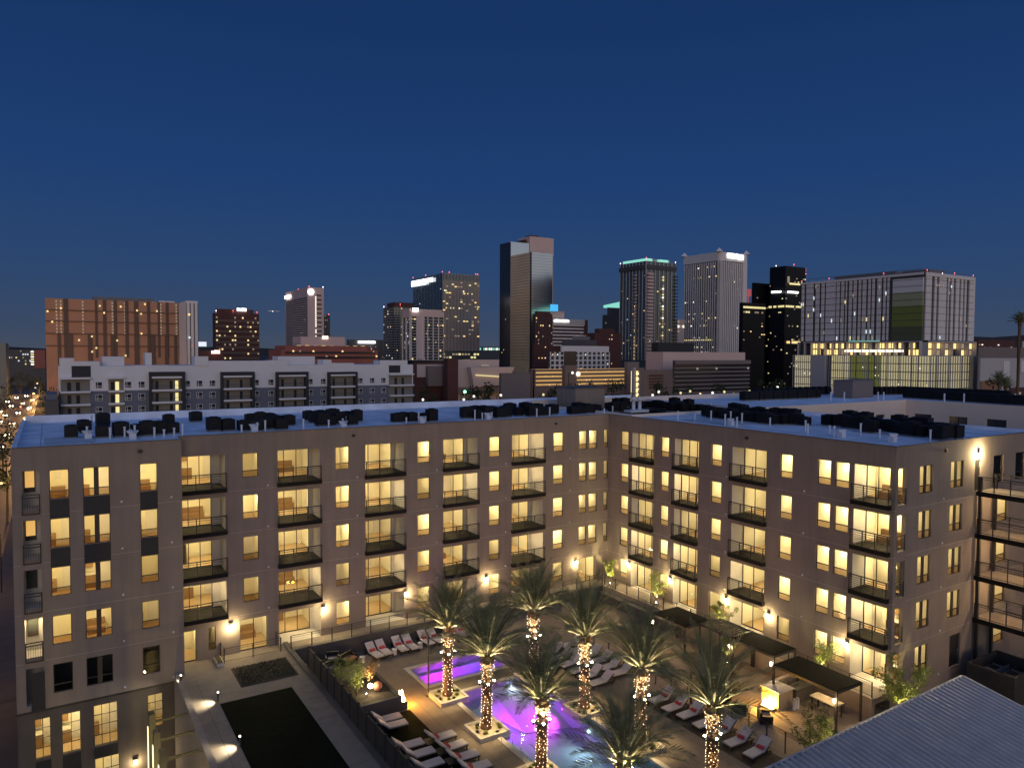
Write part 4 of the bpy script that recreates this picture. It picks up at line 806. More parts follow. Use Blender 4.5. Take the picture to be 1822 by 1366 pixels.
# ---------------------------------------------------------------- rooftop units
def make_unit(label, group, s=.9, h=.95):
    e = empty('condenser_unit', (0, 0, 0), label, 'air conditioner', group); m = MB(); m.box(-s/2, s/2, -s/2, s/2, .12, h)
    for k in range(5): z = .22+.14*k; m.box(-s/2-.012, s/2+.012, -s/2-.012, s/2+.012, z, z+.03)
    m.build('casing', MT['unit_black'], e); m = MB(); m.box(-s/2+.05, s/2-.05, -s/2+.05, s/2-.05, 0, .12); m.build('base', MT['unit_grey'], e)
    m = MB(); m.tube([(0, 0, h), (0, 0, h+.06)], [.36, .30], 12); m.build('fan_grille', MT['unit_black'], e); return e
zr = 17.2
CL = [([(127, 779), (152, 770), (183, 758), (183, 778), (148, 766), (215, 777)], 'black condenser unit in the cluster at the left end of the near roof'),
 ([(245, 776), (262, 775), (283, 773), (306, 771), (300, 762), (348, 750), (380, 767), (405, 766)], 'black condenser unit in the loose row right of the left roof end'),
 ([(434, 766), (447, 752), (455, 766), (475, 763), (488, 758), (500, 764), (513, 757), (478, 751), (463, 755)], 'black condenser unit in the cluster above the second balcony column'),
 ([(549, 748), (560, 752), (573, 758), (584, 757), (592, 748), (605, 754), (617, 748), (626, 756), (570, 744), (635, 750)], 'black condenser unit in the packed cluster above the second and third balcony columns'),
 ([(706, 751), (718, 750), (733, 750), (757, 750), (768, 750)], 'black condenser unit in the short row above the fourth window column'),
 ([(829, 744), (841, 743), (853, 745), (866, 744), (846, 735), (860, 736), (874, 737), (889, 743), (900, 742), (907, 735), (922, 740), (935, 735), (945, 741), (957, 740), (970, 739), (955, 731), (982, 737)], 'black condenser unit in the long bank on the roof left of the inner corner'),
 ([(1020, 737), (1032, 736), (1045, 735), (1058, 734), (1028, 728), (1092, 733), (1104, 732), (1098, 724), (1110, 724)], 'black condenser unit around the grey roof block at the inner corner'),
 ([(1158, 726), (1170, 727), (1180, 728), (1196, 732), (1206, 731), (1215, 733), (1230, 733), (1244, 733), (1200, 724), (1225, 727)], 'black condenser unit on the far part of the right wing roof'),
 ([(1258, 741), (1268, 744), (1280, 742), (1290, 746), (1302, 745), (1314, 748), (1326, 750), (1338, 751), (1350, 752), (1362, 754), (1374, 755), (1306, 736), (1320, 738), (1335, 740), (1350, 742), (1365, 743), (1380, 746), (1392, 755), (1404, 755), (1418, 756), (1430, 757), (1398, 747), (1412, 749)], 'black condenser unit in the long double bank in the middle of the right wing roof'),
 ([(1475, 757), (1498, 759), (1510, 762), (1522, 763), (1534, 764), (1512, 752), (1526, 754), (1540, 756), (1556, 762), (1568, 766), (1580, 768), (1592, 770), (1605, 773), (1620, 776), (1635, 777), (1650, 777), (1600, 760), (1615, 763), (1630, 765), (1645, 767), (1660, 770), (1672, 772), (1683, 781), (1697, 780), (1670, 783), (1548, 770)], 'black condenser unit in the big bank at the near end of the right wing roof')]
rg = random.Random(4); proto = None
for pts, lb in CL:
    for (px, py) in pts:
        p = PZ(px, py, zr); gname = lb.replace('black condenser unit in', 'units in').replace('black condenser unit', 'units')
        if proto is None: proto = make_unit(lb, gname); proto.location = p; u_ = proto
        else: u_ = dup(proto, p, 0, lb, gname)
        u_.rotation_euler[2] = rg.uniform(-.09, .09); u_.scale = (1.0+rg.uniform(-.08, .15),)*2+(rg.uniform(.8, 1.2),)
VP = [(155, 780), (163, 758), (196, 780), (222, 778), (232, 779), (240, 779), (275, 779), (292, 778), (310, 776), (325, 776), (430, 771), (458, 768), (472, 767), (540, 766), (585, 762), (610, 760), (617, 756), (723, 754), (745, 752), (757, 752), (845, 748), (858, 746), (875, 745), (955, 744), (978, 741), (1075, 738), (1090, 736), (1128, 732), (1206, 748), (1236, 748), (1265, 748), (1290, 757), (1311, 760), (1320, 754), (1265, 731), (1370, 758), (1415, 742), (1433, 768), (1437, 772), (1476, 770), (1484, 777), (1531, 775), (1565, 780), (1655, 785), (1300, 750)]
for i, (px, py) in enumerate(VP):
    p = PZ(px, py, zr); m = MB(); h = rg.uniform(.5, .95); m.tube([p, p+Vector((0, 0, h))], .07, 8); m.tube([p+Vector((0, 0, h)), p+Vector((0, 0, h+.06))], .10, 8)
    tag(m.build('vent_pipe', MT['vent_white'], smooth=False), 'thin white vent pipe standing on the '+('left wing roof' if px < 320 else 'back wing roof' if px < 1100 else 'right wing roof'), 'vent pipe', 'vent pipes on the '+('left wing roof' if px < 320 else 'back wing roof' if px < 1100 else 'right wing roof'))
for i, (px, py) in enumerate(((157, 781), (236, 781), (452, 768), (611, 762), (750, 753), (868, 746), (1300, 757), (1497, 778), (1588, 786))):
    p = PZ(px, py, zr); e = empty('roof_hood', p, ('white roof hood beside the first condensers at the left end', 'white roof hood left of the wing corner', 'white roof hood before the cluster above the second balcony column', 'white roof hood before the packed cluster', 'white roof hood between the two short-row condensers', 'white roof hood before the long bank', 'white roof hood in front of the double bank', 'white roof hood in front of the near bank', 'white roof hood at the very front of the near bank')[i], 'roof vent'); m = MB(); m.box(p.x-.22, p.x+.22, p.y-.22, p.y+.22, zr, zr+.4); m.build('duct', MT['vent_white'], e); m = MB(); m.tube([p+Vector((0, 0, .4)), p+Vector((0, 0, .62))], [.28, .42], 4); m.build('cap', MT['vent_white'], e)
p = PZ(1050, 727, zr); e = empty('stair_bulkhead', p, 'boxy grey stair bulkhead on the roof by the inner corner', 'roof block'); m = MB(); m.box(p.x-2.1, p.x+2.1, p.y, p.y+3.5, zr, zr+2.3); m.build('wall', MT['stucco'], e); m = MB(); m.box(p.x-2.2, p.x+2.2, p.y-.1, p.y+3.6, zr+2.303, zr+2.4); m.build('roof', MT['roof_edge'], e)
for k in range(2): p = PZ(1127+11*k, 732, zr); m = MB(); m.tube([p, p+Vector((0, 0, 1.3))], .2, 10); m.tube([p+Vector((0, 0, 1.3)), p+Vector((0, 0, 1.6))], [.3, .2], 10); tag(m.build('flue', MT['vent_white'], smooth=True), ('left', 'right')[k]+' of the two thick white flues by the inner roof corner', 'flue')
p = PZ(1133, 733, zr); m = MB(); m.box(p.x-1.3, p.x+1.3, p.y-.5, p.y+.6, zr, zr+.25); tag(m.build('flue_plinth', MT['vent_white']), 'low white plinth under the two flues', 'plinth')
# ================================================================ the city behind
mat('tower_glass', (.02, .024, .03), .08, spec=.9); mat('mirror_glass', (.60, .63, .67), .14, metal=1, var=.06, scale=.03); mat('dark_glass', (.05, .055, .065), .14, metal=.4, spec=.7)
mat('green_glass', (.16, .20, .21), .12, metal=.7); mat('black_glass', (.008, .009, .011), .3, spec=.2); mat('gold_reflection_paint', (.85, .60, .33), .35, metal=.0, var=.12, scale=.05); mat('brown_glass', (.34, .27, .23), .2, metal=.6, var=.1, scale=.05)
mat('orange_panel', (.44, .235, .145), .8, var=.06, scale=.1); mat('brown_panel', (.13, .085, .065), .8); mat('tan_panel', (.30, .15, .085), .8)
mat('tower_pink', (.66, .48, .43), .8, var=.05, scale=.05); mat('tower_grey', (.47, .44, .43), .8, var=.05, scale=.05); mat('tower_light', (.70, .66, .64), .8, var=.05, scale=.05); mat('tower_dark', (.075, .072, .075), .6, var=.1, scale=.05)
mat('brick_red', (.36, .12, .085), .85, var=.1, scale=.1); mat('brick_dark', (.09, .035, .03), .85, var=.1, scale=.1); mat('cream', (.55, .44, .40), .85, var=.06, scale=.05); mat('cream_dark', (.2, .16, .15), .85, var=.06, scale=.05); mat('garage_tan', (.20, .14, .12), .85, var=.08, scale=.1)
mat('apt_white', (.74, .72, .72), .8, var=.04, scale=.2); mat('apt_blue', (.15, .16, .20), .85, var=.04, scale=.2); mat('apt_black', (.025, .026, .03), .7); mat('apt_tan', (.22, .2, .17), .85)
mat('panel_green', (.17, .21, .04), .6); mat('panel_green_light', (.34, .37, .2), .6); mat('panel_green_dark', (.10, .11, .05), .6); mat('green_lit', (.10, .13, .02), .6, emit=(.5, .52, .06), estr=.22, samp=False)
for nm, c, s in (('lit_warm', (1, .66, .25), 1.3), ('lit_yellow', (1, .85, .35), .9), ('lit_white', (1, .93, .75), 1.6), ('lit_dim', (.8, .55, .3), .30), ('lit_faint', (.75, .62, .36), .24), ('lit_cool', (.8, .9, 1), .9), ('sign_white', (1, 1, 1), 3.5), ('sign_warm', (1, .7, .6), 1.8), ('sign_cyan', (.01, .45, .9), 1.0), ('lit_teal', (.35, 1, .8), .7), ('beacon_red', (1, .12, .12), 6), ('beacon_white', (1, .75, .75), 8), ('garage_lit', (1, .55, .15), .5), ('garage_grid', (.85, .74, .38), .5), ('head_light', (1, .78, .45), 40), ('tail_light', (1, .04, .02), 40), ('street_orange', (1, .5, .14), 60), ('green_signal', (.1, 1, .3), 20), ('lobby', (1, .66, .22), 1.5)): mat(nm, (.3, .3, .3), emit=c, estr=s, samp=(nm in ('street_orange',)))
def corners(xl, xc, xr, ytop, D, depth=25):
    P = PD(xc, ytop, D); x0, y0, z1 = P.x, P.y, P.z
    x1 = PY(xr, ytop, y0).x; y1 = PX(xl, ytop, x0).y if xl < xc-.5 else y0+depth
    return x0, x1, y0, y1, z1
class Tower:
    def __init__(s, name, label, cat, xl, xc, xr, ytop, D, m, depth=25, body=True, seed=1, group=None):
        s.x0, s.x1, s.y0, s.y1, s.z1 = corners(xl, xc, xr, ytop, D, depth); s.D = D; s.rg = random.Random(seed); s.px = D/FPX
        s.e = empty(name, ((s.x0+s.x1)/2, (s.y0+s.y1)/2, GZ), label, cat, group)
        if body: b = MB(); b.box(s.x0, s.x1, s.y0, s.y1, GZ, s.z1); b.build('wall', MT[m], s.e)
        s.Ff = lambda u, d, z: (s.x0+u, s.y0-d, z); s.Fw = lambda u, d, z: (s.x0-d, s.y1-u, z); s.wf, s.ww = s.x1-s.x0, s.y1-s.y0
        s.cache = {}
    def z(s, py): return CAM.z + (627-py)*s.px     # approximate height of a pixel row at this distance
    def face(s, f): return (s.Ff, s.wf) if f == 'f' else (s.Fw, s.ww)
    def bands(s, f, z0, z1, n, fr, proud, m, name='spandrel', u0=0, u1=1):
        F, W = s.face(f); b = MB(); h = (z1-z0)/n
        for k in range(n): b.fbox(F, W*u0, W*u1, .005, proud, z0+h*k, z0+h*(k+fr))
        b.build(name, MT[m], s.e)
    def fins(s, f, z0, z1, n, fr, proud, m, name='mullion', u0=0, u1=1):
        F, W = s.face(f); b = MB(); w_ = W*(u1-u0)/n
        for k in range(n+1): u = W*u0+w_*k; b.fbox(F, max(0, u-w_*fr/2), min(W, u+w_*fr/2), .005, proud, z0, z1)
        b.build(name, MT[m], s.e)
    def lit(s, f, z0, z1, nu, nz, count, ms, wfr=.6, hfr=.5, u0=0, u1=1, d=.25, rows=None, name='lit_window', picks=None):
        F, W = s.face(f); cw, ch = W*(u1-u0)/nu, (z1-z0)/nz; cells = set()
        for _ in range(count*3):
            if len(cells) >= count: break
            cells.add((s.rg.randrange(nu), s.rg.choice(rows) if rows else s.rg.randrange(nz)))
        if picks: cells = picks
        for (i, j) in sorted(cells):
            m = s.rg.choice(ms); key = (f, m, wfr, hfr, nu, nz, z0, u0)
            if key not in s.cache:
                b = MB(); a = F(0, 0, 0); org = Vector(F(0, 0, 0)); w2, h2 = cw*wfr/2, ch*hfr/2
                def G(u, dd, z): p = Vector(F(u, dd, z)) - org; return tuple(p)
                b.fbox(G, -w2, w2, -.03, .03, -h2, h2); me_o = b.build(name, MT[m]); s.cache[key] = me_o; o = me_o
            else: o = s.cache[key].copy(); COL.objects.link(o)
            P = Vector(F(W*u0+cw*(i+.5), d, z0+ch*(j+.5))); o.parent = s.e; o.location = P - ORG[s.e.name]
    def panel(s, f, u0, u1, z0, z1, d0, d1, m, name): F, W = s.face(f); b = MB(); b.fbox(F, W*u0, W*u1, d0, d1, z0, z1); return b.build(name, MT[m], s.e)
    def top(s, u0, u1, v0, v1, h, m, name='roof_plant', z=None):
        b = MB(); z = s.z1 if z is None else z; b.box(s.x0+s.wf*u0, s.x0+s.wf*u1, s.y0+s.ww*v0, s.y0+s.ww*v1, z+.005, z+h); return b.build(name, MT[m], s.e)
    def beacon(s, u, v, h, m='beacon_red', r=None):
        r = r or s.px*.62; h = h*.45; b = MB(); x, y = s.x0+s.wf*u, s.y0+s.ww*v; b.ball((x, y, s.z1+h), r); b.tube([(x, y, s.z1), (x, y, s.z1+h)], r*.08, 4); b.build('beacon', MT[m], s.e)
    def sign(s, f, u0, u1, py0, py1, m='sign_white', name='sign', letters=0):
        F, W = s.face(f); z0, z1 = s.z(py1), s.z(py0); b = MB()
        if not letters: b.fbox(F, W*u0, W*u1, 1.35, 1.8, z0, z1)
        else:
            w_ = W*(u1-u0)/letters
            for k in range(letters): h = s.rg.uniform(.75, 1); b.fbox(F, W*u0+w_*k, W*u0+w_*(k+.86), 1.35, 1.8, z0, z0+(z1-z0)*h)
        b.build(name, MT[m], s.e)
# 1 orange panelled tower
T = Tower('panelled_tower', 'wide orange and brown panelled apartment tower at the far left', 'tower', 80, 80, 330, 530, 330, 'orange_panel', 22)
zb = T.z(700)
m = MB()
for px, w_ in ((118, 9), (172, 5), (187, 7), (206, 6), (226, 7), (243, 9), (265, 6), (283, 5), (298, 6), (320, 5)):
    u = PY(px, 600, T.y0).x-T.x0; m.fbox(T.Ff, u-w_*T.px*.4, u+w_*T.px*.4, .0, .35, T.z(640 if px != 118 else 690), T.z1)
m.build('recess_strip', MT['brown_panel'], T.e); m = MB()
for px, w_ in ((105, 5), (125, 8), (160, 7), (200, 6), (243, 8), (272, 8), (296, 6), (312, 5)): u = PY(px, 600, T.y0).x-T.x0; m.fbox(T.Ff, u-w_*T.px*.5, u+w_*T.px*.5, .36, .6, zb-20, T.z(598))
m.build('lower_strip', MT['brown_panel'], T.e); m = MB()
for py in (555, 575, 597, 619): z = T.z(py); m.fbox(T.Ff, 0, T.wf, .0, .65, z-.18, z+.18)
m.build('floor_line', MT['brown_panel'], T.e)
nz = 16
T.lit('f', T.z(598), T.z1-.5, 34, 10, 0, ['lit_faint', 'lit_faint', 'lit_faint', 'lit_dim'], .34, .6, picks={(i, j) for i in (2, 3, 8, 15, 18, 21, 27, 31) for j in range(10)}); T.lit('f', T.z(598), T.z1-.5, 34, 10, 13, ['lit_warm', 'lit_yellow'], .4, .5, d=.7); T.lit('f', T.z(640), T.z(598), 34, 6, 6, ['lit_warm', 'lit_yellow'], .4, .45, d=.7)
T.top(.33, .77, .2, .8, 1.8, 'unit_grey', 'penthouse'); T.top(.80, .92, .1, .5, .8, 'tower_light', 'roof_plant'); 
G = Tower('grey_panel_wing', 'pale grey end wing of the orange panelled tower', 'tower', 331, 331, 352, 535, 330, 'tower_light', 22); G.fins('f', G.z(700), G.z1-1, 3, .25, .2, 'tower_dark'); G.lit('f', G.z(640), G.z1-1, 2, 12, 2, ['lit_cool', 'lit_warm'], .3, .4)
s_ = Tower('street_sign', 'small white and blue lit sign panel right of the orange tower', 'sign', 353, 353, 367, 608, 320, 'tower_light', .6, body=False); s_.panel('f', 0, 1, s_.z(619), s_.z1, 0, .4, 'lit_cool', 'sign_face'); s_.panel('f', .45, .55, GZ, s_.z(619), 0, .3, 'dark_metal', 'pole')
# 2 dark brown tower
T = Tower('brown_tower', 'dark brown tower with scattered yellow windows and a white rooftop sign', 'tower', 378, 383, 461, 556, 600, 'brick_dark', 30); T.bands('f', T.z(690), T.z1-3, 13, .45, .4, 'brown_panel')
T.lit('f', T.z(660), T.z1-2, 17, 12, 46, ['lit_warm', 'lit_dim', 'lit_dim', 'lit_yellow'], .6, .35, d=.5); T.top(.06, .88, .1, .9, 3.2, 'brick_dark', 'penthouse'); T.sign('f', .48, .7, 549, 555, letters=4); T.beacon(0.02, 0, 3.5, 'beacon_white'); T.beacon(.4, 0, 4.5); T.beacon(.95, 0, 3)
s_ = Tower('red_shop', 'low dark red shop building with a small pinkish sign', 'building', 353, 354, 397, 624, 300, 'brick_dark', 15); s_.sign('f', .48, .85, 625, 632, 'sign_warm', letters=3)
# 3 white hotel slab
T = Tower('hotel_tower', 'slim pale pink hotel tower with banded side and round glowing sign', 'tower', 507, 547, 576, 511, 800, 'tower_pink', 30)
T.bands('w', T.z(640), T.z(528), 28, .42, .4, 'tower_dark', 'window_band', .06, 1); T.bands('f', T.z(600), T.z(520), 10, .35, .4, 'tower_dark', 'window_band', .55, .85)
T.lit('f', T.z(602), T.z(528), 1, 20, 18, ['lit_white'], .14, .6, .28, .72); T.lit('w', T.z(640), T.z(528), 12, 28, 5, ['lit_dim'], .5, .4)
m = MB(); c = T.Ff(T.wf*.2, .3, T.z(521)); m.tube([c, (c[0], c[1]-.6, c[2])], 3.4, 16); m.build('round_sign', MT['sign_white'], T.e); T.sign('w', .05, .3, 520, 526); T.beacon(.1, 0, 2.5); T.beacon(.95, 0, 2.5, 'beacon_white'); T.beacon(.3, .6, 4)
T = Tower('dark_slab', 'narrow dark tower tucked behind the pale hotel', 'tower', 576, 577, 587, 560, 820, 'tower_dark', 20); T.lit('f', T.z(600), T.z1, 3, 10, 4, ['lit_dim'], .5, .4); T.beacon(.8, 0, 1.5)
# 4 salmon civic block
T = Tower('salmon_block', 'long salmon-red stepped block with lit arcade openings', 'building', 478, 500, 672, 622, 450, 'brick_red', 40)
T.bands('f', T.z(640), T.z(622), 2, .42, .5, 'dark_glass', 'window_band', .04, .97); T.top(.05, .9, .1, .9, 2.6, 'brick_red', 'upper_storey'); T.top(.22, .68, .2, .8, 8.4, 'tower_pink', 'tower_block')
T.lit('f', T.z(622), T.z(615), 9, 1, 8, ['garage_lit', 'lit_warm'], .5, .7, .15, .9, -3.6); T.lit('f', T.z(640), T.z(622), 30, 2, 8, ['lit_dim', 'lit_warm'], .5, .3, d=.6)
b = MB(); b.fbox(T.Ff, T.wf*.44, T.wf*.5, -T.ww*.2+.1, -T.ww*.2+.6, T.z(604), T.z(598)); b.build('sign', MT['sign_warm'], T.e); T.beacon(.93, 0, 2)
T = Tower('dark_hall', 'low black hall with a bright white strip sign', 'building', 617, 620, 682, 604, 520, 'tower_dark', 40); T.sign('f', .25, .74, 608, 612, 'sign_white'); T.lit('f', T.z(640), T.z(615), 20, 4, 7, ['lit_dim', 'lit_warm'], .4, .3)
# 5 dark blue residential tower and pink framed block
T = Tower('blue_tower', 'dark blue-grey residential tower with brown crown', 'tower', 683, 700, 740, 546, 540, 'green_glass', 30); T.fins('f', T.z(660), T.z1, 8, .25, .4, 'tower_dark'); T.fins('w', T.z(660), T.z1, 6, .25, .4, 'tower_dark'); T.bands('f', T.z(660), T.z1, 26, .2, .5, 'tower_grey', 'floor_slab'); T.bands('w', T.z(660), T.z1, 26, .2, .5, 'tower_grey', 'floor_slab')
T.lit('w', T.z(650), T.z1, 7, 22, 14, ['lit_cool', 'lit_white', 'lit_warm'], .35, .4, d=.6); T.lit('f', T.z(650), T.z1, 10, 22, 8, ['lit_cool', 'lit_warm'], .3, .4, d=.6); T.top(.1, .95, .1, .9, 3.6, 'brick_dark', 'crown'); T.beacon(0, 1, 2.5, 'beacon_white'); T.beacon(.3, 0, 5)
T = Tower('framed_tower', 'pink and white framed residential block in front of the glass tower', 'tower', 717, 731, 789, 553, 500, 'dark_glass', 25)
T.panel('f', 0, 1, T.z(564), T.z1, .01, .9, 'tower_pink', 'crown_frame'); T.panel('w', 0, 1, T.z(566), T.z1+1.5, .01, .9, 'tower_pink', 'crown_frame'); T.panel('f', .19, .40, T.z(640), T.z(564)-.01, .01, .7, 'tower_pink', 'wall_panel')
T.fins('f', T.z(642), T.z(564), 6, .13, .95, 'tower_light', 'column'); T.fins('w', T.z(642), T.z(566), 2, .12, .95, 'tower_light', 'column'); T.bands('f', T.z(642), T.z(564), 15, .22, .6, 'tower_grey', 'floor_slab'); T.bands('w', T.z(642), T.z(566), 15, .22, .6, 'tower_grey', 'floor_slab')
T.lit('f', T.z(642), T.z(566), 14, 15, 20, ['lit_warm', 'lit_faint', 'lit_dim', 'lit_yellow'], .6, .5, d=.65); T.lit('w', T.z(642), T.z(566), 5, 15, 6, ['lit_cool', 'lit_dim'], .6, .5, d=.65); T.sign('f', .02, .2, 549, 555, 'sign_white'); T.top(.2, 1, .2, .8, 1.5, 'tower_pink', 'roof_plant')
# 6 glass office tower with bright sign
T = Tower('glass_office_tower', 'two-tone glass office tower with a long bright white sign at its top left', 'tower', 735, 787, 853, 486, 650, 'green_glass', 30)
T.panel('f', 0, 1, T.z(625), T.z(498), .01, .3, 'brown_glass', 'curtain_wall'); T.fins('f', T.z(625), T.z1+.5, 26, .18, .6, 'tower_grey', 'mullion'); T.fins('w', T.z(640), T.z1, 10, .04, .2, 'dark_glass'); T.bands('w', T.z(640), T.z1, 34, .12, .15, 'dark_glass', 'floor_line'); T.bands('f', T.z(625), T.z1, 34, .16, .4, 'tower_dark', 'floor_line')
T.sign('w', .0, .74, 492, 499, 'sign_white'); T.sign('w', .0, .5, 495, 502, 'sign_white')
T.lit('f', T.z(600), T.z(500), 13, 26, 44, ['lit_yellow', 'lit_dim', 'lit_warm', 'lit_dim'], .7, .5, d=.7); T.lit('f', T.z(600), T.z(500), 26, 26, 12, ['lit_white', 'lit_yellow'], .8, .5, d=.75, rows=[21, 20, 13, 14]); T.lit('f', T.z(645), T.z(628), 12, 3, 22, ['lit_dim', 'lit_yellow'], .7, .6, d=.4); T.lit('w', T.z(560), T.z1, 10, 20, 4, ['lit_cool', 'lit_white'], .2, .4)
for u, v in ((0, 1), (0, .55), (.0, 0), (.18, 0), (.95, 0), (.9, 0)): T.beacon(u, v, 2.8)
T = Tower('stadium_ridge', 'low far stadium roof with a row of white lights', 'stadium', 853, 853, 889, 617, 1100, 'tower_dark', 60); T.lit('f', T.z(625), T.z1, 11, 1, 10, ['lit_white', 'lit_teal'], .7, .5)
# 7 mirrored tower
T = Tower('mirror_tower', 'tallest tower, mirrored glass reflecting the golden horizon, with pink concrete core', 'tower', 890, 909, 984, 430, 700, 'mirror_glass', 30)
T.panel('w', 0, 1, GZ, T.z1-.2, .01, .3, 'dark_glass', 'west_glazing')
core = MB(); x_a = PY(942, 430, T.y0).x; core.box(x_a, T.x1+.4, T.y0-.6, T.y1, T.z(450), T.z1+(430-417)*T.px); core.build('core', MT['tower_pink'], T.e)
core = MB(); core.box(x_a-3, x_a-.01, T.y0+4, T.y1-2, T.z1+.01, T.z1+4); core.box(x_a+4, x_a+14, T.y0+4, T.y1-6, T.z1+7.2, T.z1+9); core.build('roof_plant', MT['brick_dark'], T.e)
yb_ = PX(945, 456, T.x0).y; xe_ = PY(983, 456, yb_).x; ztb = T.z(454)-1; b = MB(); b.box(T.x0+.01, xe_, yb_, T.y0-.01, GZ, ztb); b.build('front_bay', MT['mirror_glass'], T.e)
b = MB(); b.box(T.x0-.3, T.x0-.0, yb_+1.2, T.y0-.02, GZ, ztb-.2); b.build('bay_west_glazing', MT['gold_reflection_paint'], T.e)  # golden sky reflection put into the flat base colour of this bay face
b = MB(); b.box(T.x0-.35, T.x0+.6, yb_-.3, yb_+1.15, GZ, ztb+.1); b.build('corner_pier', MT['dark_glass'], T.e)
b = MB(); b.box(T.x1-.8, T.x1, T.y0-.5, T.y0-.02, GZ, ztb); b.build('edge_strip', MT['tower_pink'], T.e)
fl = MB()
for k in range(38): z = T.z(640)+k*(ztb-T.z(640))/38; fl.box(T.x0-.38, T.x0-.31, yb_+1.2, T.y0-.02, z, z+.3); fl.box(T.x0+.7, xe_, yb_-.08, yb_-.01, z, z+.22)
fl.build('floor_line', MT['brown_glass'], T.e); T.beacon(.13, .6, 3.5); T.lit('w', T.z(640), T.z(560), 6, 16, 3, ['lit_warm'], .2, .3, d=.6)
# 8 lower blocks right of it
T = Tower('maroon_block', 'dark maroon office block against the foot of the mirrored tower', 'building', 948, 952, 983, 558, 560, 'brick_dark', 20); T.fins('f', T.z(640), T.z1-3, 5, .2, .4, 'tower_dark'); T.lit('f', T.z(640), T.z1-2, 8, 12, 14, ['lit_warm', 'lit_dim', 'lit_dim'], .4, .4, d=.5); T.top(.1, .9, .1, .9, 2, 'brick_dark', 'penthouse')
T = Tower('striped_block', 'white-banded dark red office block with a glowing cyan rooftop sign', 'building', 979, 981, 1046, 567, 620, 'brick_dark', 25); T.bands('f', T.z(615), T.z(567), 8, .42, .6, 'tower_light', 'spandrel', .0, .88); T.panel('f', 0, .9, T.z(577), T.z1, .6, .9, 'tower_grey', 'parapet_band'); T.sign('f', .05, .45, 568, 572, 'sign_white', letters=9)
T.top(.0, .35, .1, .5, 6.5, 'cream', 'penthouse'); T.lit('f', T.z(613), T.z(574), 18, 8, 9, ['lit_dim'], .5, .3, d=.7)
b = MB(); b.fbox(T.Ff, .5, 8.3, -2.5, -2.0, T.z(554), T.z(541)); b.fbox(T.Ff, 4, 5, -2.6, -2.3, T.z1+6.5, T.z(554)); b.build('rooftop_sign', MT['sign_cyan'], T.e)
T = Tower('dark_glass_block', 'dark stepped glass block with slanted pale green lit crown', 'tower', 1072, 1076, 1120, 560, 640, 'tower_dark', 25); b = MB(); 
b.box(T.x0+4.5, T.x1, T.y0+1, T.y1-1, T.z1+.01, T.z(546)); b.build('upper_storeys', MT['tower_dark'], T.e); b = MB()
n_ = len(b.v); xa, xb, ya, yb, za, zc = T.x0+5, T.x1-1, T.y0+1, T.y0+8, T.z(546), T.z(532); b.v += [(xa, ya, za+.02), (xb, ya, za+.02), (xb, ya, zc), (xa, ya, za+2.2), (xa, yb, za+.02), (xb, yb, za+.02), (xb, yb, zc), (xa, yb, za+2.2)]
for f in ((0, 1, 2, 3), (7, 6, 5, 4), (0, 4, 5, 1), (1, 5, 6, 2), (2, 6, 7, 3), (3, 7, 4, 0)): b.f.append(tuple(n_+i for i in f)); b.m.append(0)
b.build('lit_crown', MT['lit_teal'], T.e); T.lit('f', T.z(640), T.z1, 12, 14, 14, ['lit_faint', 'lit_warm', 'lit_dim'], .5, .35)
T = Tower('wine_block', 'dark wine-red low tower between the striped block and the residential tower', 'building', 1046, 1058, 1106, 592, 420, 'brick_dark', 30); T.top(.2, .8, .2, .8, 2.5, 'brick_dark', 'penthouse'); T.lit('f', T.z(650), T.z1, 12, 8, 7, ['lit_warm', 'sign_warm'], .25, .2)
# 9 residential tower with balcony stacks
T = Tower('residential_tower', 'tall dark residential tower with pale balcony stacks and teal-lit crown', 'tower', 1104, 1150, 1202, 464, 550, 'green_glass', 30)
zt_ = T.z(640)
T.bands('w', zt_, T.z1, 52, .16, .25, 'tower_dark', 'floor_line'); T.bands('f', zt_, T.z1, 52, .2, .25, 'tower_dark', 'floor_line'); T.fins('w', zt_, T.z1, 8, .08, .5, 'tower_grey'); T.fins('f', zt_, T.z1, 7, .16, .6, 'tower_grey')
b = MB()
for k in range(26): z = zt_+(T.z1-8-zt_)*k/26; b.fbox(T.Ff, -.6, T.wf*.17, .6, 3.0, z, z+1.5); b.fbox(T.Fw, T.ww*.60, T.ww*.68, .6, 1.8, z, z+.9)
b.build('balcony_stack', MT['tower_pink'], T.e); b = MB()
for k in range(26): z = zt_+(T.z1-8-zt_)*k/26; b.fbox(T.Ff, T.wf*.93, T.wf*1.06, -2, 1.6, z, z+.8)
b.build('corner_balconies', MT['tower_dark'], T.e)
T.lit('f', zt_, T.z1-8, 1, 30, 27, ['lit_white', 'lit_dim', 'lit_dim', 'lit_yellow'], .06, .55, .1, 1.0, d=1.0); T.lit('w', zt_, T.z(540), 1, 16, 15, ['lit_warm', 'lit_dim'], .07, .5, .55, .75, d=1.9); T.lit('w', zt_, T.z1-6, 14, 34, 18, ['lit_cool', 'lit_dim', 'lit_faint', 'lit_warm'], .4, .35, d=.6); T.lit('f', zt_, T.z1-8, 12, 30, 12, ['lit_dim', 'lit_warm', 'lit_faint'], .4, .4, d=.8)
T.top(.0, .2, .0, .9, 1.9, 'lit_teal', 'lit_crown'); T.top(.22, .9, .1, .9, 2.2, 'tower_grey', 'roof_plant'); T.top(.45, .75, .0, .09, 1.9, 'lit_teal', 'lit_crown'); T.beacon(0, 1, 2, 'beacon_white'); T.beacon(.0, 0, 5); T.beacon(1, 0, 2, 'beacon_white')
T.panel('w', .0, 1.0, T.z1-6, T.z1-3, .5, 1.6, 'tower_dark', 'cornice'); T.panel('f', 0, 1.0, T.z1-6, T.z1-3, .6, 1.6, 'tower_dark', 'cornice')
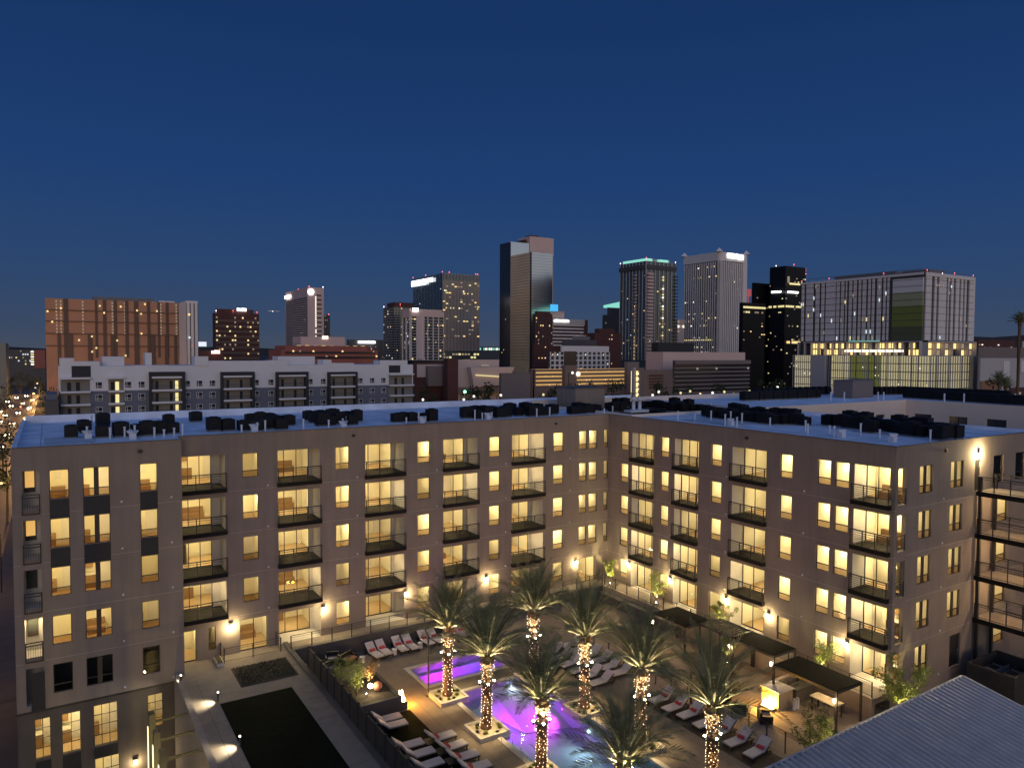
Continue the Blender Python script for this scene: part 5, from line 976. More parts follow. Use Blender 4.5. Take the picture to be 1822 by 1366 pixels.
T = Tower('beige_block', 'small beige block squeezed between the two tall right towers', 'building', 1202, 1205, 1218, 568, 600, 'cream', 20); T.lit('f', T.z(592), T.z1, 3, 3, 5, ['lit_white', 'lit_dim'], .6, .5)
# 10 finned tower
T = Tower('finned_tower', 'tall pale tower with narrow vertical fins, flared roofline and a bright white sign', 'tower', 1218, 1280, 1328, 448, 600, 'dark_glass', 30)
zt_ = T.z(640); T.fins('w', zt_, T.z(463), 15, .38, .8, 'tower_light', 'fin', .03, .97); T.fins('f', zt_, T.z(463), 11, .45, .8, 'tower_light', 'fin', .10, .86); T.panel('w', 0, 1, T.z(462), T.z1, .01, 1.0, 'tower_light', 'crown_band'); T.panel('f', 0, 1, T.z(462), T.z1, .01, 1.0, 'tower_light', 'crown_band')
T.panel('f', 0, .12, zt_, T.z(462), .01, 1.1, 'tower_grey', 'corner_pier'); T.panel('f', .86, 1.0, zt_, T.z(462), .01, 1.3, 'tower_light', 'corner_pier'); T.panel('w', .97, 1.0, zt_, T.z(462), .01, 1.1, 'tower_grey', 'corner_pier'); T.bands('w', zt_, T.z(465), 40, .2, .5, 'tower_dark', 'floor_line')
b = MB()
for (x, y) in ((T.x0, T.y0), (T.x0, T.y1), (T.x1, T.y0)): b.tube([(x, y, T.z1), (x, y, T.z1+3.5)], [4.0, .1], 4)
b.build('flared_corner', MT['tower_light'], T.e); T.sign('f', .25, .62, 448, 456); T.sign('f', .64, .84, 449, 457)
T.lit('w', zt_, T.z(465), 22, 40, 50, ['lit_yellow', 'lit_warm', 'lit_dim', 'lit_white'], .8, .45, rows=[38, 34, 27, 26, 24, 19, 17, 16, 14, 5, 3, 9], d=.55)
T.lit('w', zt_, T.z(465), 22, 40, 0, ['lit_yellow'], .8, .45, picks={(i, 8) for i in range(1, 19)}, d=.56); T.lit('f', zt_, T.z(465), 14, 40, 20, ['lit_dim', 'lit_faint', 'lit_white'], .5, .45, d=.55)
b = MB(); b.box(T.x1+14, T.x1+19, T.y0+10, T.y0+12, T.z(519), T.z(506)); b.box(T.x1+16, T.x1+16.6, T.y0+10.5, T.y0+11.5, GZ, T.z(519)); tag(b.build('red_rooftop_sign', mat('sign_red', (.3, .05, .05), emit=(.55, .12, .13), estr=.5, samp=False)), 'dull red rooftop sign right of the finned tower', 'sign')
# 11 black stepped tower
T = Tower('black_tower', 'black stepped tower with bright yellowish window rows and a white two-part sign', 'tower', 1370, 1398, 1434, 473, 430, 'black_glass', 30)
T.lit('f', T.z(690), T.z1-4, 12, 34, 40, ['lit_dim', 'lit_yellow', 'lit_faint'], .7, .35); T.lit('w', T.z(690), T.z1-4, 10, 34, 14, ['lit_dim', 'lit_yellow'], .7, .3); T.sign('w', .25, .9, 514, 518, letters=2); T.sign('f', .02, .55, 515, 519, letters=2); T.sign('f', .1, .6, 501, 504, 'lit_yellow'); T.sign('f', .0, .08, 490, 501, 'lit_dim')
T.lit('f', T.z(545), T.z(540), 12, 1, 11, ['lit_yellow'], .85, .7, d=.5); T.lit('w', T.z(545), T.z(540), 10, 1, 8, ['lit_yellow'], .85, .7, d=.5); T.lit('f', T.z(610), T.z(603), 12, 1, 9, ['lit_warm'], .85, .6, d=.5); T.beacon(0, .6, 1.5, 'beacon_white'); T.beacon(.4, 0, 3); T.beacon(1, 0, -8)
T = Tower('black_annex', 'lower black annex tower left of the black stepped tower', 'tower', 1338, 1342, 1371, 503, 440, 'black_glass', 30); T.lit('f', T.z(690), T.z1-6, 8, 30, 14, ['lit_dim', 'lit_yellow'], .7, .3)
T = Tower('black_base_wing', 'black lower wing with a long lit window band in front of the annex', 'building', 1316, 1322, 1362, 538, 410, 'black_glass', 20); T.lit('f', T.z(547), T.z(542), 10, 1, 10, ['lit_yellow'], .9, .7); T.lit('f', T.z(556), T.z(550), 10, 1, 6, ['lit_dim', 'lit_yellow'], .8, .5); T.lit('f', T.z(620), T.z(560), 10, 12, 8, ['lit_dim', 'lit_warm'], .6, .35)
# 12 big hospital-like block on a gridded garage
T = Tower('grey_slab_tower', 'wide grey and white striped slab tower with green panel stack on a lit garage base', 'tower', 1427, 1645, 1732, 484, 300, 'tower_dark', 30)
zb_ = T.z(602)
def strip(f, px0, px1, m, name, py0=602, py1=None, d=.5):
    F, W = T.face(f); b = MB()
    if f == 'f': u0, u1 = PY(px0, 550, T.y0).x-T.x0, PY(px1, 550, T.y0).x-T.x0
    else: u0, u1 = T.y1-PX(px0, 550, T.x0).y, T.y1-PX(px1, 550, T.x0).y
    b.fbox(F, u0, u1, .01, d, T.z(py0), T.z1 if py1 is None else T.z(py1)); b.build(name, MT[m], T.e)
for a, b_ in ((1427, 1431), (1435, 1447), (1452, 1458), (1462, 1467), (1470, 1487), (1489, 1494), (1497, 1502), (1505, 1507), (1511, 1516), (1519, 1524), (1528, 1532), (1535, 1541), (1545, 1549), (1552, 1556), (1561, 1568), (1572, 1576), (1579, 1582)): strip('w', a, b_, 'tower_light', 'wall_strip')
for a, b_ in ((1645, 1655), (1660, 1664), (1668, 1681), (1684, 1686), (1690, 1694), (1698, 1704), (1707, 1711), (1714, 1717), (1722, 1732)): strip('f', a, b_, 'tower_light', 'wall_strip')
for k, m_ in enumerate(('tower_light', 'tower_light', 'panel_green_light', 'panel_green_light', 'panel_green', 'panel_green', 'panel_green', 'panel_green_dark', 'panel_green_dark')):
    y0_ = 490+k*12.5; strip('w', 1589, 1643, m_, 'colour_panel', y0_+12.3, y0_, .7)
T.panel('w', .0, 1, T.z1-1.0, T.z1, .5, .8, 'tower_light', 'parapet_band'); T.panel('f', 0, 1, T.z1-1.5, T.z1, .5, .8, 'tower_light', 'parapet_band')
fl = MB()
for k in range(10): z = zb_+(T.z1-zb_)*k/10; fl.fbox(T.Fw, 0, T.ww, .7, .78, z, z+.16); fl.fbox(T.Ff, 0, T.wf, .5, .58, z, z+.12)
fl.build('floor_line', MT['tower_dark'], T.e)
T.lit('w', zb_, T.z1-1, 46, 10, 26, ['lit_dim', 'lit_faint', 'lit_yellow', 'lit_cool'], .55, .6, d=.52, u1=.75); T.lit('f', zb_, T.z1-1, 24, 10, 9, ['lit_cool', 'lit_faint', 'lit_dim'], .5, .4, d=.52)
T.top(.1, .9, .25, .75, 1.8, 'unit_grey', 'penthouse'); T.top(.1, .4, .0, .2, 1.5, 'unit_grey', 'roof_plant')
fr = MB()
for k in range(12): u = T.ww*.04+T.ww*.9*k/11; fr.fbox(T.Fw, u, u+.12, -2, -1.9, T.z1, T.z1+1.6)
fr.fbox(T.Fw, T.ww*.02, T.ww*.96, -2, -1.85, T.z1+1.6, T.z1+1.8); fr.fbox(T.Ff, T.wf*.1, T.wf*.98, -3, -2.8, T.z1+1.6, T.z1+1.8); fr.build('roof_screen', MT['unit_grey'], T.e)
for u, v in ((0, 1), (0, .75), (.0, .3), (.05, .0), (.6, 0), (1, 0)): T.beacon(u, v, 2.2)
T.beacon(.35, 0, .6, 'beacon_white')
# lobby level
z0_, z1_ = T.z(632), T.z(603)
lb = MB(); lb.fbox(T.Fw, T.ww*.05, T.ww*.99, .0, 2.5, z0_, z0_+.5); lb.fbox(T.Fw, T.ww*.05, T.ww*.99, .0, 2.2, z1_-.5, z1_); lb.fbox(T.Ff, 0, T.wf, 0, 2.5, z0_, z0_+.5); lb.fbox(T.Ff, 0, T.wf, 0, 2.2, z1_-.5, z1_); lb.build('terrace_slab', MT['tower_grey'], T.e)
T.lit('w', z0_+.5, z1_-.5, 34, 2, 52, ['lobby', 'lit_warm', 'lit_dim', 'lobby'], .75, .8, .12, .98, d=.4); T.lit('f', z0_+.5, z1_-.5, 12, 2, 22, ['lobby', 'lit_warm', 'lit_dim'], .75, .8, d=.4)
b = MB(); b.fbox(T.Fw, T.ww*.42, T.ww*.88, 1.5, 2.0, T.z(623), T.z(619)); b.build('light_bar', MT['lit_white'], T.e); b = MB(); b.fbox(T.Fw, T.ww*.45, T.ww*.7, 1.6, 1.9, T.z(605), T.z(602)); b.build('teal_strip', MT['lit_teal'], T.e)
T.fins('w', z0_, z1_, 16, .06, 2.3, 'tower_grey', 'column'); T.fins('f', z0_, z1_, 6, .06, 2.3, 'tower_grey', 'column')
# garage base
K = Tower('gridded_garage', 'parking garage base wrapped in a pale lit metal grid with a yellow-green bay', 'parking garage', 1412, 1655, 1740, 633, 292, 'tower_dark', 30)
gz0 = K.z(705)
def gstrip(f, px0, px1, m, name, d=.6, z0=None):
    F, W = K.face(f); b = MB()
    if f == 'f': u0, u1 = PY(px0, 660, K.y0).x-K.x0, PY(px1, 660, K.y0).x-K.x0
    else: u0, u1 = K.y1-PX(px0, 660, K.x0).y, K.y1-PX(px1, 660, K.x0).y
    b.fbox(F, u0, u1, .01, d, gz0, K.z1); b.build(name, MT[m], K.e)
for k in range(5):
    for px in range(1414, 1725, 11):
        if 1446 < px < 1470: continue
        f = 'f' if px > 1655 else 'w'; F, W = K.face(f); z_a = gz0+(K.z1-gz0)*k/5
        if f == 'f': u0, u1 = PY(px, 660, K.y0).x-K.x0, PY(px+9.5, 660, K.y0).x-K.x0
        else: u0, u1 = K.y1-PX(px, 660, K.x0).y, K.y1-PX(px+9.5, 660, K.x0).y
        b = MB(); b.fbox(F, u0, u1, .02, .1, z_a+.25, z_a+(K.z1-gz0)/5-.15); b.build('lit_bay', MT['green_lit' if 1510 < px < 1560 else ('garage_grid')], K.e)
gstrip('w', 1446, 1471, 'tower_grey', 'stair_tower', 1.5); gstrip('f', 1725, 1740, 'tower_grey', 'stair_tower', 1.5)
K.bands('w', gz0, K.z1, 30, .08, .5, 'tower_grey', 'mesh_rail'); K.bands('f', gz0, K.z1, 30, .08, .5, 'tower_grey', 'mesh_rail'); K.fins('w', gz0, K.z1, 60, .14, .55, 'tower_grey', 'mesh_post'); K.fins('f', gz0, K.z1, 20, .14, .55, 'tower_grey', 'mesh_post')
K.lit('w', gz0, K.z1, 44, 5, 24, ['lit_yellow', 'lit_white'], .18, .14, d=.6)
# 13 right edge
T = Tower('brown_far_block', 'low brown block with a few lights at the far right below the hills', 'building', 1738, 1740, 1806, 604, 420, 'brick_dark', 30); T.lit('f', T.z(616), T.z(607), 14, 2, 6, ['lit_white', 'lit_dim'], .5, .4)
T = Tower('grey_box_building', 'windowless pale grey box building at the right edge', 'building', 1742, 1745, 1850, 637, 240, 'tower_grey', 30); T.panel('f', .36, .46, T.z(672), T.z1-1, .01, .3, 'tower_light', 'wall_panel'); T.panel('f', .66, .84, T.z(660), T.z1-1, .01, .3, 'tower_light', 'wall_panel'); T.panel('f', .0, .28, T.z(690), T.z(674), .01, .3, 'tan_panel', 'wall_panel')
T = Tower('dark_roof_block', 'dark flat block above the pale grey box at the right edge', 'building', 1740, 1742, 1850, 617, 300, 'cream_dark', 30); T.top(.7, 1, .1, .9, 2.8, 'tower_grey', 'penthouse')
T = Tower('low_red_shed', 'low reddish shed at the right edge in front of the grey box', 'building', 1795, 1797, 1850, 690, 200, 'brick_dark', 10); T.lit('f', T.z(700), T.z(692), 5, 1, 3, ['lit_faint'], .3, .5)
# 14 pale roofed hall with dark ribbed front
T = Tower('pale_hall', 'broad pale hall with black rooftop louvre box', 'building', 1150, 1180, 1326, 626, 262, 'tower_pink', 40); T.top(.0, .42, .3, .7, 3.4, 'apt_black', 'louvre_box')
T = Tower('ribbed_office', 'dark horizontally ribbed office block in front of the pale hall', 'building', 1197, 1199, 1333, 641, 245, 'dark_glass', 20); T.bands('f', T.z(700), T.z1, 8, .35, .5, 'cream_dark', 'rib'); T.panel('f', 0, 1, T.z1-1.2, T.z1, .01, .8, 'cream_dark', 'parapet_band'); T.lit('f', T.z(660), T.z(650), 16, 1, 3, ['lit_faint'], .4, .4, d=.6)
# 15 white framed office
T = Tower('white_framed_office', 'small white framed office with square dark windows and a pale roof storey', 'building', 975, 978, 1084, 626, 330, 'dark_glass', 25)
T.fins('f', T.z(660), T.z1, 13, .34, .5, 'tower_light', 'pier'); T.bands('f', T.z(660), T.z1+.3, 4, .30, .51, 'tower_light', 'spandrel'); T.panel('f', .22, .42, T.z(660), T.z1+.3, .52, .8, 'dark_glass', 'glass_bay'); T.top(.2, 1, .15, .9, 2.8, 'tower_light', 'roof_storey'); T.lit('f', T.z(660), T.z1, 13, 4, 9, ['lit_warm', 'lit_white'], .15, .2, d=.6)
T.lit('f', T.z1, T.z1+2.6, 13, 1, 4, ['lit_white', 'sign_warm'], .4, .3, .5, 1, d=-3.6)
T = Tower('dark_roof_hall', 'dark blue hipped hall roof behind the white framed office', 'building', 1000, 1002, 1062, 604, 400, 'tower_dark', 20); T.top(.3, .8, .2, .8, 1.8, 'unit_grey', 'roof_plant')
T = Tower('maroon_low', 'dark maroon low block with two lit windows beside the mirrored tower', 'building', 947, 950, 984, 612, 380, 'brick_dark', 20); T.lit('f', T.z(640), T.z(614), 6, 4, 4, ['sign_warm', 'lit_warm'], .3, .25)
# 16 parking garage
T = Tower('parking_garage', 'long tan parking garage with orange-lit open decks', 'parking garage', 943, 948, 1122, 657, 225, 'garage_lit', 30)
zq = T.z(690); nl = 4
T.bands('f', zq, T.z1+.5, 5, .52, .9, 'garage_tan', 'deck_parapet'); T.panel('f', .0, .012, GZ, T.z1, .0, 1, 'garage_tan', 'stair_wall'); T.panel('w', 0, 1, GZ, T.z1, .01, .5, 'garage_tan', 'side_wall'); T.panel('f', .28, .40, GZ, T.z1+1.2, .0, 1.5, 'garage_tan', 'stair_wall'); T.panel('f', .93, 1.06, GZ, T.z1+2.2, .0, 1.6, 'cream_dark', 'stair_wall'); T.panel('f', 0, 1, GZ, zq, .01, .8, 'garage_tan', 'base_wall')
T.lit('f', zq, T.z1, 30, 4, 24, ['lit_yellow', 'lit_warm', 'lit_white'], .12, .16, d=.5)
b = MB(); c = T.Ff(T.wf*.41, 1.6, T.z(666)); b.ball(c, .75, 8); b.build('round_light', MT['lit_white'], T.e)
K = Tower('stair_tower', 'narrow stair tower with stacked glowing landings beside the garage', 'stair tower', 1123, 1124, 1143, 660, 215, 'lobby', 5); K.panel('f', 0, .22, GZ, K.z1+1, 0, .9, 'cream', 'pier'); K.panel('f', .6, 1.0, GZ, K.z1+1, 0, .9, 'cream_dark', 'pier'); K.bands('f', K.z(710), K.z1, 5, .18, .6, 'garage_tan', 'landing', .22, .6); K.lit('f', K.z(705), K.z1, 1, 5, 5, ['lit_white'], .4, .3, .25, .6, d=.7)
T = Tower('tan_block', 'plain tan block right of the glowing stair tower', 'building', 1143, 1144, 1196, 658, 222, 'garage_tan', 12); T.bands('f', T.z(690), T.z1-1, 5, .4, .4, 'brick_dark', 'louvre', .2, .66)
T = Tower('taupe_wall_block', 'plain taupe windowless block left of the parking garage', 'building', 888, 892, 944, 664, 215, 'cream_dark', 20)
# 17 cream museum with slanted wall
T = Tower('cream_museum', 'cream building with slanted front wall and a glowing yellow line', 'building', 800, 806, 888, 640, 240, 'cream', 30)
b = MB(); q0, q1 = T.Ff(T.wf*.28, 3, T.z(654)), T.Ff(T.wf*1.25, 3, T.z(654)); r0, r1 = T.Ff(T.wf*.36, 3, T.z(690)), T.Ff(T.wf*1.05, 3, T.z(686)); dd = Vector((0, 2.5, 0))
k = len(b.v); b.v += [tuple(v) for v in (q0, q1, r1, r0)] + [tuple(Vector(v)+dd) for v in (q0, q1, r1, r0)]
for f in ((0, 3, 2, 1), (4, 5, 6, 7), (0, 1, 5, 4), (1, 2, 6, 5), (2, 3, 7, 6), (3, 0, 4, 7)): b.f.append(tuple(k+i for i in f)); b.m.append(0)
b.build('slanted_wall', MT['cream'], T.e); b = MB()
for k in range(14): u = T.wf*(.38+.55*k/14); z = T.z(668+k*.25); b.fbox(T.Ff, u, u+T.wf*.034, 3.1, 3.4, z-.12, z+.14)
b.build('light_line', MT['lit_yellow'], T.e); T.sign('f', .55, .72, 649, 652, 'lit_faint', letters=5); T.panel('f', -.2, .02, GZ, T.z(640)+.4, .0, 3, 'brick_dark', 'end_wall'); T.panel('f', 0, 1.3, T.z(700), T.z(690), 0, 2, 'cream_dark', 'base_wall')
T = Tower('red_framed_gallery', 'white and dark red gallery with a leaning grey wall', 'building', 735, 737, 792, 645, 238, 'brick_dark', 20); T.panel('f', .08, .95, T.z(672), T.z1-.6, .01, .3, 'cream', 'wall_panel'); T.panel('f', .35, .92, T.z(688), T.z(652), .31, 2.2, 'cream_dark', 'leaning_wall'); T.lit('f', T.z(694), T.z(674), 1, 2, 2, ['green_lit', 'lit_yellow'], .25, .7, .85, 1.1, d=2.4)
# ---------------------------------------------------------------- white and slate apartment block behind the near roof
Ya = 150.4; ux = lambda px, py=690: PY(px, py, Ya).x
xa, xb = ux(105), ux(735); a_ = empty('slate_apartments', ((xa+xb)/2, Ya+8, GZ), 'white and slate-blue apartment block with black framed balcony bays', 'apartment building')
Fa = lambda u, d, z: (u, Ya-d, z); zl = 15.3
def zA(px, py): return PY(px, py, Ya).z
ztop = zA(420, 650); zsplit = zA(420, 690.5); fl3 = (zA(280, 672.7+8), zA(280, 697+8), zA(280, 719.6+8)); fh = 3.1; base_z = zA(280, 696); floors = [zA(280, 694)-fh*k for k in range(5)]
b = MB(); b.box(xa, xb, Ya, Ya+16, zsplit, ztop); b.build('upper_wall', MT['apt_white'], a_); b = MB(); b.box(xa, xb, Ya+.002, Ya+16, GZ, zsplit-.003); b.build('lower_wall', MT['apt_blue'], a_)
b = MB()
for p0, p1, pt_ in ((107, 133, 637), (133, 178, 643), (162, 190, 655), (242, 300, 650), (347, 371, 634), (371, 480, 642), (480, 512, 641), (575, 590, 640), (590, 630, 646), (676, 725, 641), (672, 690, 652)):
    z = PY(p0, pt_, Ya).z
    if z > ztop: b.fbox(Fa, ux(p0), ux(p1), -5, .25 if p0 in (162, 347) else .02, ztop+.003, z)
b.build('stepped_parapet', MT['apt_white'], a_)
for p0, p1 in ((265, 328), (392, 451), (490, 546), (582, 633)):
    u0, u1 = ux(p0), ux(p1); top_ = zA(p0, 661.5); t = 1.0; b = MB(); b.fbox(Fa, u0, u0+t*.55, .01, 1.7, GZ, top_); b.fbox(Fa, u1-t*.85, u1, .01, 1.7, GZ, top_); b.fbox(Fa, u0+t*.55, u1-t*.85, .01, 1.7, top_-.8, top_); b.build('bay_frame', MT['apt_black'], a_)
    b = MB(); b.fbox(Fa, u0+.56, u1-.86, .0, .12, GZ, top_-.81); b.build('bay_wall', MT['apt_tan'], a_)
    for fz in floors:
        s = MB(); s.fbox(Fa, u0+.5, u1-.8, .13, 1.95, fz-.25, fz+.22); s.build('balcony_slab', MT['apt_white'], a_)
        for q in (.22, .38, .62, .78): w_ = MB(); uu_ = u0+(u1-u0)*q; w_.fbox(Fa, uu_-.35, uu_+.35, .125, .2, fz+.23, fz+2.35); w_.build('balcony_door', MT['lit_yellow' if (p0 == 265 and q == .78) else ('dark_glass' if q in (.22, .62) else 'apt_tan')], a_)
        s = MB()
        for q in range(13): uu_ = u0+.6+(u1-u0-1.5)*q/12; s.fbox(Fa, uu_-.02, uu_+.02, 1.86, 1.92, fz+.22, fz+1.2)
        s.fbox(Fa, u0+.5, u1-.8, 1.85, 1.93, fz+1.2, fz+1.27); s.build('railing', MT['dark_metal'], a_)
    s = MB(); s.fbox(Fa, u0+.5, u1-.8, .13, 1.95, floors[0]+3.05, floors[0]+3.5); s.build('balcony_roof', MT['apt_white'], a_)
for p0, p1 in ((108, 160), (193, 220), (692, 733)):
    u0, u1 = ux(p0), ux(p1); b = MB(); b.fbox(Fa, u0, u1, .0, .1, GZ, floors[0]+3.04); b.build('bay_wall', MT['apt_tan'], a_)
    for fz in floors:
        s = MB(); s.fbox(Fa, u0-.1, u1+.1, .11, 1.5, fz-.25, fz+.2); s.build('balcony_slab', MT['apt_white'], a_)
        for q in (.3, .6): w_ = MB(); uu_ = u0+(u1-u0)*q; w_.fbox(Fa, uu_-.5, uu_+.3, .105, .2, fz+.23, fz+2.3); w_.build('balcony_door', MT['lit_yellow' if (p0 == 193 and q == .6) else 'dark_glass'], a_)
    s = MB(); s.fbox(Fa, u0-.1, u1+.1, .11, 1.5, floors[0]+3.05, floors[0]+3.5); s.build('balcony_roof', MT['apt_white'], a_)
for q in ((ux(128), ux(162), .01, .12, zA(140, 671), zA(140, 651)), (ux(692), ux(712), .01, .12, zA(700, 663), zA(700, 650))): b = MB(); b.fbox(Fa, *q); b.build('black_panel', MT['apt_black'], a_)
wn = 0
for px in (176, 228, 252, 333, 355, 378, 456, 482, 552, 575, 641, 662, 682):
    for fz in floors[:4]:
        u = ux(px); w_ = MB(); w_.fbox(Fa, u-.75, u+.75, .005, .07, fz+.75, fz+2.35); ww = w_.build('window', MT['apt_white'], a_)
        g_ = MB(); g_.fbox(Fa, u-.65, u-.32, .075, .10, fz+1.35, fz+2.25); g_.fbox(Fa, u-.65, u-.32, .075, .10, fz+.85, fz+1.22); g_.fbox(Fa, u-.2, u+.65, .075, .10, fz+1.35, fz+2.25); g_.fbox(Fa, u-.2, u+.65, .075, .10, fz+.85, fz+1.22); g_.build('pane', MT['dark_glass'], ww)
b = MB(); b.box(ux(185), ux(225), Ya+5, Ya+12, ztop, ztop+2.3); b.box(ux(263), ux(275), Ya+5, Ya+9, ztop, ztop+3.3); b.box(ux(505), ux(572), Ya+6, Ya+12, ztop, ztop+2.4); b.build('roof_plant', MT['tower_light'], a_)
# ---------------------------------------------------------------- second courtyard building on the right
c2 = PZ(1612, 711, ROOF); sb = empty('cream_apartments', (c2.x+5, c2.y+8, GZ), 'cream flat-roofed apartment building with dark windows behind the right wing', 'apartment building')
x2, y2 = c2.x, c2.y; xL2 = PY(1340, 731, y2).x; xL2 = PZ(1340, 731, ROOF).x
w_ = MB(); F1 = lambda u, d, z: (u, y2-d, z); F2 = lambda u, d, z: (x2-d, u, z); h1 = []; h2 = []
zt2 = ROOF-1.75
for k in range(5):
    for u in (xL2+9, xL2+13, xL2+21, xL2+27): h1.append((u, u+1.9, zt2-1.9-3.1*k, zt2-3.1*k, .2))
    for i in range(7): v = y2-1.2-4.4*i; h2.append((v-2.2, v, zt2-1.9-3.1*k, zt2-3.1*k, .2))
facade(w_, F1, xL2-14, x2, GZ, ROOF, h1); facade(w_, F2, y2-36, y2, GZ, ROOF, h2); w_.build('wall', mat('cream_wall', (.78, .64, .54), .85, var=.05, scale=.3), sb)
for k, h in enumerate(h1+h2):
    F = F1 if k < len(h1) else F2; b = MB(); b.fbox(F, h[0], h[1], -.18, -.14, h[2], h[3]); lit_ = k in (1, 2); ww = b.build('pane', MT['lit_warm' if lit_ else 'dark_glass'], sb); b = MB(); b.fbox(F, h[0], h[1], -.13, -.08, h[2], h[2]+.07); b.fbox(F, (h[0]+h[1])/2-.04, (h[0]+h[1])/2+.04, -.13, -.08, h[2]+.07, h[3]); b.build('frame', MT['dark_metal'], ww)
r_ = MB(); r_.box(xL2-14, x2+16, y2+.01, y2+18, ROOF-.5, ROOF-.28); r_.box(x2+.01, x2+16, y2-36, y2, ROOF-.5, ROOF-.285); r_.build('roof', MT['white_roof'], sb)
pL = PZ(1205, 706, ROOF); b = MB(); b.box(xL2-14.3, xL2-14, y2, y2+19, GZ, ROOF); b.box(xL2-14, x2+16, y2+18, y2+18.3, GZ, ROOF+.3); b.build('parapet', MT['cream_wall'], sb)
w3 = MB(); P1, P2 = PZ(1345, 735, 15.6), PZ(1230, 705, 15.6); w3.box(P1.x-.0, P1.x+14, P1.y+.5, P2.y, 13.5, 15.6); w3.build('roof_block', MT['cream_wall'], sb)
rows = []
for (a, b_, n_, g_) in (((1615, 708), (1818, 722), 34, 'bank at the far right'), ((1608, 702), (1790, 711), 26, 'bank at the far right'), ((1325, 713), (1452, 708), 16, 'bank along the cream roof'), ((1345, 706), (1470, 702), 12, 'bank along the cream roof'), ((1540, 703), (1606, 702), 9, 'bank near its inner corner')):
    for k in range(n_): rows.append((a[0]+(b_[0]-a[0])*k/(n_-1)+rg.uniform(-1, 1), a[1]+(b_[1]-a[1])*k/(n_-1), g_))
for px, py, g_ in rows:
    p = PZ(px, py, ROOF-.28); u_ = dup(proto, p, 0, 'black condenser unit on the cream building roof, '+g_, 'units on the cream roof, '+g_); u_.scale = (1.1, 1.1, 1.3)
p = PZ(1535, 708, ROOF-.28); e = empty('stair_bulkhead', p, 'boxy grey stair bulkhead on the cream building roof', 'roof block'); m = MB(); m.box(p.x-2.5, p.x+2.5, p.y, p.y+3, ROOF-.28, ROOF+2.2); m.build('wall', MT['cream_dark'], e); m = MB(); m.box(p.x-2.6, p.x+2.6, p.y-.1, p.y+3.1, ROOF+2.203, ROOF+2.3); m.build('roof', MT['unit_grey'], e)
for i, px in enumerate((1330, 1478, 1502, 1562, 1572, 1680, 1715, 1806)):
    p = PZ(px, 713 if px < 1600 else 716, ROOF-.28); m = MB(); m.tube([p, p+Vector((0, 0, 1.2))], .1, 8); tag(m.build('vent_pipe', MT['vent_white']), 'white vent pipe on the cream building roof', 'vent pipe', 'vent pipes on the cream roof')
# ---------------------------------------------------------------- trees, street, cars
def far_tree(loc, h, r_, label, seed, group='dark trees between the buildings', n=420, kind='tree'):
    rg = random.Random(seed); e = empty('tree', loc, label, 'tree', group); x, y, z = loc; m = MB(); m.tube([(x, y, z), (x+.1, y, z+h*.45), (x, y, z+h*.8)], [.25, .18, .05], 6)
    for k in range(4): a = k*1.6; m.tube([(x, y, z+h*.4), (x+math.cos(a)*r_*.6, y+math.sin(a)*r_*.6, z+h*.7)], [.12, .04], 5)
    m.build('trunk', MT['bark'], e); lf = MB(); cl = [(x+rg.gauss(0, r_*.45), y+rg.gauss(0, r_*.45), z+h*rg.uniform(.45, .95), rg.uniform(.3, .5)*r_) for _ in range(11)]
    for i in range(n):
        c = rg.choice(cl); d = Vector((rg.gauss(0, 1), rg.gauss(0, 1), rg.gauss(0, 1))).normalized()*c[3]*rg.random()**.4; p = Vector(c[:3])+d; u = Vector((rg.gauss(0, 1), rg.gauss(0, 1), rg.gauss(0, 1))).normalized()*.32; v = u.cross(Vector((rg.random(), rg.random(), rg.random()))).normalized()*.2
        lf.poly(p-u, p+v, p+u, p-v)
    lf.build('crown', MT['leaf_dark'], e); return e
TR = [(752, 700, 3.4), (768, 706, 3), (832, 700, 4.2), (850, 702, 4), (868, 705, 3.6), (975, 702, 3.2), (988, 698, 3.6), (1030, 698, 3.8), (1046, 697, 4), (1062, 700, 3.8), (1092, 697, 3.8), (1108, 697, 4), (1160, 697, 3.6), (1176, 700, 3.4), (1205, 702, 3.2), (1222, 700, 3.4), (1250, 699, 3), (1275, 702, 3), (1350, 695, 3.6), (1372, 690, 4), (1395, 695, 3.6), (1770, 700, 3.2), (1782, 694, 4)]
for i, (px, py, r_) in enumerate(TR):
    D = 175+(i % 4)*9; P = PD(px, py, D); side = 'below the cream museum' if px < 900 else 'in front of the parking garage' if px < 1200 else 'in front of the ribbed office' if px < 1320 else 'at the foot of the black towers' if px < 1500 else 'in front of the grey box at the right edge'
    far_tree((P.x, P.y, GZ), P.z-GZ+3.2, r_, 'dark leafy tree '+side, 40+i, 'dark trees '+side)
def street_light(P, h, label, m_, r_=.35, grp='street and car park lamps', name='street_lamp'):
    e = empty(name, (P.x, P.y, GZ), label, 'street lamp', grp); m = MB(); m.tube([(P.x, P.y, GZ), (P.x, P.y, GZ+h)], .09, 6); m.tube([(P.x, P.y, GZ+h), (P.x+1.0, P.y, GZ+h+.2)], .06, 5); m.build('pole', MT['dark_metal'], e); m = MB(); m.ball((P.x+1.0, P.y, GZ+h+.1), r_); m.build('lamp_head', MT[m_], e); return e
